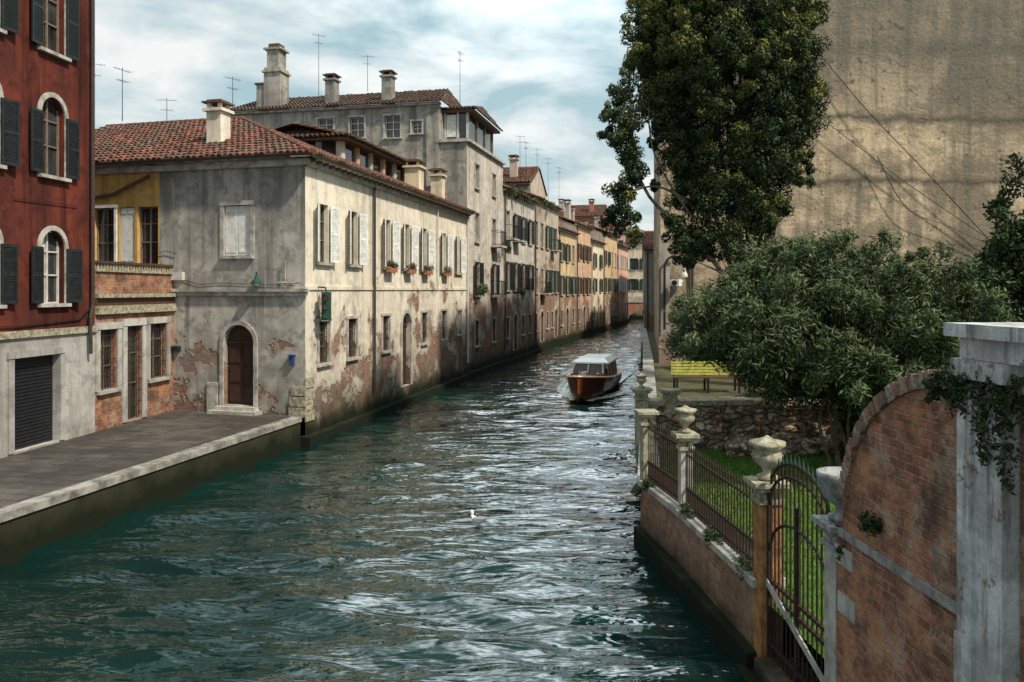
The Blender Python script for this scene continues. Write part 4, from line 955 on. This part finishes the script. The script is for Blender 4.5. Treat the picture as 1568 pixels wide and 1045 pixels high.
# ---------------------------------------------------------------- objects
be = empty('garden_bench'); t = MB()
for k in range(5): t.box(-1.0, 1.0, .18, .21, .48 + k * .085, .545 + k * .085, M['yel'])
for k in range(4): t.box(-1.0, 1.0, -.35 + k * .13, -.25 + k * .13, .43, .46, M['bpaint'])
for x in (-.9, 0, .9):
    t.box(x - .03, x + .03, -.34, -.28, 0, .43, M['dark']); t.box(x - .03, x + .03, .215, .26, 0, .92, M['dark']); t.box(x - .03, x + .03, -.3, .22, .38, .425, M['dark'])
t.build('seat', be, (5.75, 23.6, -.05), z=2.0)
t = MB()
for i in range(12): t.cyl((i * .2, 0, 0), (i * .2, 0, 1.05), .014, .014, M['dark'], 5)
for z in (.1, 1.05): t.cyl((0, 0, z), (2.2, 0, z), .022, .022, M['dark'], 5)
t.build('iron_railing', None, (4.6, 28.2, 1.4), z=2.1)
la = empty('wall_lamp'); t = MB(); n = 10
t.tube([(0, 0, 0), (0, -.15, .28)] + [(0, -.15 - .3 * math.sin(math.pi * i / n / 1.3), .28 + .12 * math.sin(math.pi * i / n)) for i in range(1, n + 1)], .022, M['greenmetal'])
t.lathe((0, -.36, .02), [(.17, 0), (.15, .08), (.07, .16), (.04, .26)], M['greenmetal'], 14); t.lathe((0, -.36, -.06), [(.03, 0), (.08, .03), (.09, .08)], M['wpaint'], 12)
t.box(-.05, .05, -.03, .0, -.12, .12, M['greenmetal'])
xv = Vector((math.cos(frF[2]), math.sin(frF[2]), 0)); p = Vector((O1[0], O1[1], 0)) + xv * 3.75
t.build('lamp', la, (p.x, p.y, frF[2] + .6), z=5.2)
tl = empty('canal_traffic_light'); t = MB(); t.box(-.15, .15, -.12, .12, 0, .95, M['greenmetal'])
for k, c in enumerate(((.03, .25, .1), (.2, .12, .02), (.22, .02, .02))):
    z = .18 + k * .29; lm = plain('signal_lens', c, .2, .2, 3, spec=.6); t.cyl((0, -.125, z), (0, -.14, z), .1, .1, lm, 16)
    for i in range(9):
        a0, a1 = math.pi * (i / 9), math.pi * ((i + 1) / 9); t.face([(.11 * math.cos(a0), -.12, z + .11 * math.sin(a0)), (.11 * math.cos(a1), -.12, z + .11 * math.sin(a1)), (.11 * math.cos(a1), -.3, z + .11 * math.sin(a1)), (.11 * math.cos(a0), -.3, z + .11 * math.sin(a0))], M['greenmetal'])
t.tube([(0, .05, .95), (-.05, .1, 1.1), (-.4, .3, 1.12)], .025, M['dark']); t.tube([(0, .1, .1), (-.4, .3, .1)], .02, M['dark'])
t.build('signal', tl, (-6.2, 26.6, .1), z=4.0)
for px_, py_, z_, h_, r_ in ((-16.8, 32, 11.9, 2.3, .5), (-15.9, 32.5, 11.9, 2.2, 1.2), (-15.6, 36.0, 12, 1.7, .2), (-12.8, 36.5, 12.2, 2.6, .9), (-11.6, 47.8, 16.2, 4.2, .6), (-3.2, 49, 16.3, 3.4, 1.4), (-8.7, 48, 17, 2.2, .2), (.6, 60, 13.5, 3.2, .4), (1.1, 63, 13.8, 3, 1.1), (3.4, 75, 13.5, 4, .4), (4.6, 78, 12.5, 4.6, .9), (2.2, 70, 13.5, 4, .1)):
    antenna(px_, py_, z_, h_, r_)

# ---- boat
boat = empty('water_taxi_boat'); frB = (5.0, 42.6, math.radians(-105.5))
hw = Mt('varnished_mahogany', .22, .5); hw.color(hw.ramp(hw.noise(hw.vmul(hw.obj(), (.6, 8, 8)), 2, 5), [(.3, (.09, .028, .012)), (.7, (.18, .055, .02))]))
dk = plain('deck_wood', (.48, .17, .06), .35, .35, 7); wht = plain('boat_white', (.85, .85, .83), .4, .06, 3); wl = plain('dark_antifoul', (.05, .03, .03), .5, .3)
ST = [(0, .92, .82, .78), (1.5, 1.04, .80, .86), (3, 1.10, .84, .9), (4.5, 1.08, .92, .86), (5.8, .92, 1.02, .68), (6.9, .62, 1.12, .40), (7.7, .28, 1.2, .13), (8.1, .02, 1.26, .01)]
t = MB()
def sec(x, hb, sh, cb):
    k = min(1, max(0, (x - 6.5) / 1.6)); kz = -.35 + .55 * k ** 2
    return [(x, 0, kz), (x, cb * .75, kz + .25), (x, (cb + hb) / 2, .32 + .15 * k), (x, hb, sh)]
S_ = [sec(*s) for s in ST]
for sgn in (1, -1):
    for i in range(len(S_) - 1):
        for j in range(3):
            q = [S_[i][j], S_[i + 1][j], S_[i + 1][j + 1], S_[i][j + 1]]; t.face([(a, sgn * b, c) for a, b, c in q], wl if j < 1 else hw.m)
    t.tube([(s[3][0], sgn * (s[3][1] + .01), s[3][2] - .02) for s in S_], .035, wht, 6)
t.face([(a, b, c) for a, b, c in S_[0]] + [(a, -b, c) for a, b, c in reversed(S_[0])], hw.m)
t.build('hull', boat, frB, smooth=False)
t = MB()
for i in range(3, len(S_) - 1):
    a, b = S_[i][3], S_[i + 1][3]
    t.face([(a[0], -a[1], a[2]), (a[0], 0, a[2] + .06), (b[0], 0, b[2] + .05), (b[0], -b[1], b[2])], dk); t.face([(a[0], a[1], a[2]), (a[0], 0, a[2] + .06), (b[0], 0, b[2] + .05), (b[0], b[1], b[2])], dk)
for s in (1, -1):
    for i in range(3):
        a, b = S_[i][3], S_[i + 1][3]; t.face([(a[0], s * a[1], a[2]), (b[0], s * b[1], b[2]), (b[0], s * (b[1] - .25), b[2]), (a[0], s * (a[1] - .25), a[2])], dk)
t.face([(0, -.8, .45), (4.5, -.8, .45), (4.5, .8, .45), (0, .8, .45)], dk); t.box(.2, .75, -.7, .7, .451, .85, wht)
t.box(6.6, 6.75, -.06, .06, 1.14, 1.3, wht); t.cyl((7.4, 0, 1.2), (7.4, 0, 1.42), .03, .02, wht); t.build('deck', boat, frB)
t = MB()
gl = M['glass']
def prism(x0, x1, z0, z1, w0, w1, m, rk0=0, rk1=0):
    vs = [(x0, -w0, z0), (x1, -w0, z0), (x1, w0, z0), (x0, w0, z0), (x0 + rk0, -w1, z1), (x1 - rk1, -w1, z1), (x1 - rk1, w1, z1), (x0 + rk0, w1, z1)]
    t.mesh(vs, [(0, 1, 2, 3), (4, 5, 6, 7), (0, 1, 5, 4), (1, 2, 6, 5), (2, 3, 7, 6), (3, 0, 4, 7)], m)
prism(1.7, 4.7, .6, 1.05, .88, .85, dk); prism(1.75, 4.65, 1.05, 1.5, .84, .78, gl, .05, .1)
for x in (1.75, 2.7, 3.65, 4.5): prism(x, x + .1, 1.05, 1.51, .86, .80, wht)
prism(1.5, 4.85, 1.5, 1.58, .92, .90, wht); prism(1.6, 4.75, 1.58, 1.74, .88, .62, wht, .15, .45)
prism(4.7, 5.5, .9, 1.12, .84, .74, dk); prism(4.75, 5.45, 1.12, 1.52, .78, .66, gl, 0, .35)
for s in (-1, 1): t.tube([(5.46, s * .74, 1.12), (5.11, s * .66, 1.54)], .035, wht, 5)
t.tube([(5.48, 0, 1.12), (5.13, 0, 1.54)], .03, wht, 5); t.tube([(5.11, -.66, 1.55), (5.11, .66, 1.55)], .035, wht, 5)
t.box(5.9, 6.2, -.05, .05, 1.1, 1.25, wht); t.cyl((1.9, 0, 1.7), (1.9, 0, 2.1), .015, .012, M['dark'])
ol = plain('orange_lens', (.7, .2, .03), .3, .1)
for y in (-.6, .6): t.cyl((6.15, y, 1.1), (6.2, y, 1.2), .06, .06, ol, 8)
t.build('cabin', boat, frB)
def person(parent, loc, rot):
    J = [((0, 0, .95), .13), ((0, 0, 1.15), .13), ((0, 0, 1.38), .15), ((0, 0, 1.5), .06), ((.02, 0, 1.62), .09), ((.02, 0, 1.73), .08),
         ((0, .19, 1.42), .065), ((.12, .25, 1.18), .05), ((.36, .17, 1.12), .035), ((0, -.19, 1.42), .065), ((.12, -.25, 1.18), .05), ((.36, -.17, 1.12), .035),
         ((0, .1, .88), .095), ((.03, .11, .48), .07), ((0, .12, .06), .05), ((.14, .13, .03), .04), ((0, -.1, .88), .095), ((.03, -.11, .48), .07), ((0, -.12, .06), .05), ((.14, -.13, .03), .04)]
    Ed = [(0, 1), (1, 2), (2, 3), (3, 4), (4, 5), (2, 6), (6, 7), (7, 8), (2, 9), (9, 10), (10, 11), (0, 12), (12, 13), (13, 14), (14, 15), (0, 16), (16, 17), (17, 18), (18, 19)]
    me = bpy.data.meshes.new('driver'); me.from_pydata([j[0] for j in J], Ed, []); o = bpy.data.objects.new('driver', me); scene.collection.objects.link(o)
    m = Mt('driver_clothes', .8); z = m.sep(m.obj())[2]; m.color(m.ramp(m.math('DIVIDE', z, 1.8), [(0, (.02, .02, .03)), (.51, (.02, .02, .03)), (.53, (.05, .07, .14)), (.84, (.05, .07, .14)), (.86, (.45, .28, .2)), (.945, (.45, .28, .2)), (.96, (.04, .025, .02))]))
    me.materials.append(m.m); md = o.modifiers.new('s', 'SKIN'); md.use_smooth_shade = True
    for i, (_, r) in enumerate(J): me.skin_vertices[0].data[i].radius = (r, r)
    me.skin_vertices[0].data[0].use_root = True; o.modifiers.new('ss', 'SUBSURF').levels = 1; o.modifiers['ss'].render_levels = 1
    o.location = loc; o.rotation_euler = (0, 0, rot); o.parent = parent
bx = Vector((math.cos(frB[2]), math.sin(frB[2]), 0)); person(boat, (frB[0] + bx.x * 1.15, frB[1] + bx.y * 1.15, .0), frB[2])
fm = Mt('foam', .7); a_ = fm.noise(fm.pos(), 3.5, 5, .75, .5)
fm.color((.8, .85, .85)); edge_ = fm.attr('tint'); fac = fm.ramp(fm.math('ADD', a_, fm.math('MULTIPLY', edge_, .36)), [(.60, 0.0), (.74, 1.0)])
tp = fm.n.new('ShaderNodeBsdfTransparent'); mx = fm.n.new('ShaderNodeMixShader'); fm.put(mx.inputs[0], fac); fm.t.links.new(tp.outputs[0], mx.inputs[1]); fm.t.links.new(fm.b.outputs[0], mx.inputs[2]); fm.t.links.new(mx.outputs[0], fm.out.inputs[0])
t = MB()
for s in (1, -1):
    N = 26
    for i in range(N):
        x0 = 7.3 - i * .75; x1 = x0 - .75
        def off(x, k): return (.25 + max(0, (7.3 - x)) * .10 + .8 * (k / 3) * min(1, .3 + (7.3 - x) * .15)) + (.35 if x < 6.5 else 0) + (.2 if x < 5 else 0)
        for k in range(3):
            t.face([(x0, s * off(x0, k), .10), (x1, s * off(x1, k), .10), (x1, s * off(x1, k + 1), .07), (x0, s * off(x0, k + 1), .07)], fm.m, max(0, (1 - i / N) * (1 - .3 * abs(k - 1)) * .98))
for i in range(14):
    x0 = -.1 - i * .9; t.face([(x0, -.8, .08), (x0 - .9, -.8, .08), (x0 - .9, .8, .08), (x0, .8, .08)], fm.m, .98 * (1 - i / 14))
t.build('boat_wake', None, frB)

# ---- seagull floating
gu = empty('seagull'); gw = plain('white_feathers', (.75, .75, .74), .8, .1, 20); gg = plain('grey_feathers', (.30, .32, .34), .8, .2, 20); gb = plain('yellow_beak', (.55, .38, .05), .5, .1)
t = MB(); pr = [(-.24, .01, .15), (-.18, .035, .13), (-.08, .075, .09), (.02, .09, .07), (.10, .078, .08), (.155, .05, .12), (.175, .035, .17)]; vs = []; n = 12
for x, r, z in pr:
    for i in range(n): a = 2 * math.pi * i / n; vs.append((x, r * math.cos(a), z + r * .85 * math.sin(a)))
t.mesh(vs, [(k * n + i, k * n + (i + 1) % n, (k + 1) * n + (i + 1) % n, (k + 1) * n + i) for k in range(len(pr) - 1) for i in range(n)], gw)
t.lathe((.175, 0, .15), [(.033, 0), (.036, .03), (.043, .065), (.04, .095), (.022, .12), (.004, .126)], gw, 12)
t.cyl((.21, 0, .215), (.28, 0, .2), .014, .004, gb, 6)
for s in (1, -1):
    t.cyl((.2, s * .036, .225), (.2, s * .042, .225), .007, .007, M['dark'], 6)
    t.mesh([(.09, s * .07, .13), (.0, s * .098, .12), (-.12, s * .08, .13), (-.3, s * .015, .175), (-.12, s * .02, .185), (.03, s * .035, .165)], [(0, 1, 5), (1, 4, 5), (1, 2, 4), (2, 3, 4)], gg)
t.build('body', gu, (-.71, 17.0, 2.6), smooth=True, z=0.02)

# ---------------------------------------------------------------- world, sun, camera
w = bpy.data.worlds.new('World'); scene.world = w; w.use_nodes = True; nt = w.node_tree; N_ = nt.nodes; N_.clear()
sd = Vector((.52, -.38, .76)).normalized(); el = math.asin(sd.z); az = math.atan2(sd.x, sd.y)
sky = N_.new('ShaderNodeTexSky'); sky.sky_type = 'NISHITA'; sky.sun_disc = False; sky.sun_elevation = el; sky.sun_rotation = az; sky.air_density = 1.0; sky.dust_density = 2.0
bg = N_.new('ShaderNodeBackground'); bg.inputs[1].default_value = .115; out = N_.new('ShaderNodeOutputWorld'); nt.links.new(bg.outputs[0], out.inputs[0])
tc = N_.new('ShaderNodeTexCoord'); sp = N_.new('ShaderNodeSeparateXYZ'); nt.links.new(tc.outputs['Generated'], sp.inputs[0])
def wm(op, a, b):
    q = N_.new('ShaderNodeMath'); q.operation = op
    for i, k in enumerate((a, b)):
        if isinstance(k, bpy.types.NodeSocket): nt.links.new(k, q.inputs[i])
        else: q.inputs[i].default_value = k
    return q.outputs[0]
zc_ = wm('MAXIMUM', sp.outputs[2], 0.0)
den = wm('ADD', zc_, .16)
cb_ = N_.new('ShaderNodeCombineXYZ'); nt.links.new(wm('DIVIDE', sp.outputs[0], den), cb_.inputs[0]); nt.links.new(wm('DIVIDE', sp.outputs[1], den), cb_.inputs[1])
no = N_.new('ShaderNodeTexNoise'); no.inputs['Scale'].default_value = 1.7; no.inputs['Detail'].default_value = 7; no.inputs['Roughness'].default_value = .55; no.inputs['Distortion'].default_value = .3; nt.links.new(cb_.outputs[0], no.inputs['Vector'])
rp = N_.new('ShaderNodeValToRGB'); nt.links.new(no.outputs[0], rp.inputs[0]); rp.color_ramp.elements[0].position = .42; rp.color_ramp.elements[1].position = .62
m1 = N_.new('ShaderNodeMix'); m1.data_type = 'RGBA'; m1.inputs[0].default_value = .75; nt.links.new(sky.outputs[0], m1.inputs[6]); m1.inputs[7].default_value = (3.5, 5.4, 5.8, 1)
m2 = N_.new('ShaderNodeMix'); m2.data_type = 'RGBA'; nt.links.new(rp.outputs[0], m2.inputs[0]); nt.links.new(m1.outputs[2], m2.inputs[6]); m2.inputs[7].default_value = (7.9, 8.1, 8.0, 1)
hz = wm('POWER', wm('SUBTRACT', 1.0, zc_), 8.0)
m3 = N_.new('ShaderNodeMix'); m3.data_type = 'RGBA'; nt.links.new(wm('MULTIPLY', hz, .7), m3.inputs[0]); nt.links.new(m2.outputs[2], m3.inputs[6]); m3.inputs[7].default_value = (8.0, 7.9, 7.5, 1)
# bright cloud glow added out of view, high over the canal, for water glints
gd = Vector((math.sin(math.radians(7)) * math.cos(math.radians(44)), math.cos(math.radians(7)) * math.cos(math.radians(44)), math.sin(math.radians(44))))
dp = N_.new('ShaderNodeVectorMath'); dp.operation = 'DOT_PRODUCT'; nt.links.new(tc.outputs['Generated'], dp.inputs[0]); dp.inputs[1].default_value = gd
gf = wm('MULTIPLY', wm('POWER', wm('MAXIMUM', dp.outputs['Value'], 0.0), 28.0), 66.0)
gf2 = wm('MULTIPLY', gf, wm('ADD', rp.outputs[0], .3))
cg = N_.new('ShaderNodeCombineXYZ')
for i, k in enumerate((.88, 1.0, 1.06)): nt.links.new(wm('MULTIPLY', gf2, k), cg.inputs[i])
m4 = N_.new('ShaderNodeVectorMath'); m4.operation = 'ADD'; nt.links.new(m3.outputs[2], m4.inputs[0]); nt.links.new(cg.outputs[0], m4.inputs[1])
nt.links.new(m4.outputs[0], bg.inputs[0])
sl = bpy.data.lights.new('sun', 'SUN'); sl.energy = 4.9; sl.angle = math.radians(3); sl.color = (1, .89, .73)
so = bpy.data.objects.new('sun', sl); scene.collection.objects.link(so); so.rotation_euler = sd.to_track_quat('Z', 'Y').to_euler()
cam = bpy.data.cameras.new('camera'); co = bpy.data.objects.new('camera', cam); scene.collection.objects.link(co)
co.location = (0, 0, 5); co.rotation_euler = (math.radians(90), 0, 0); cam.lens = 28; cam.sensor_width = 36; cam.shift_y = -.0494; cam.clip_end = 2000
scene.camera = co
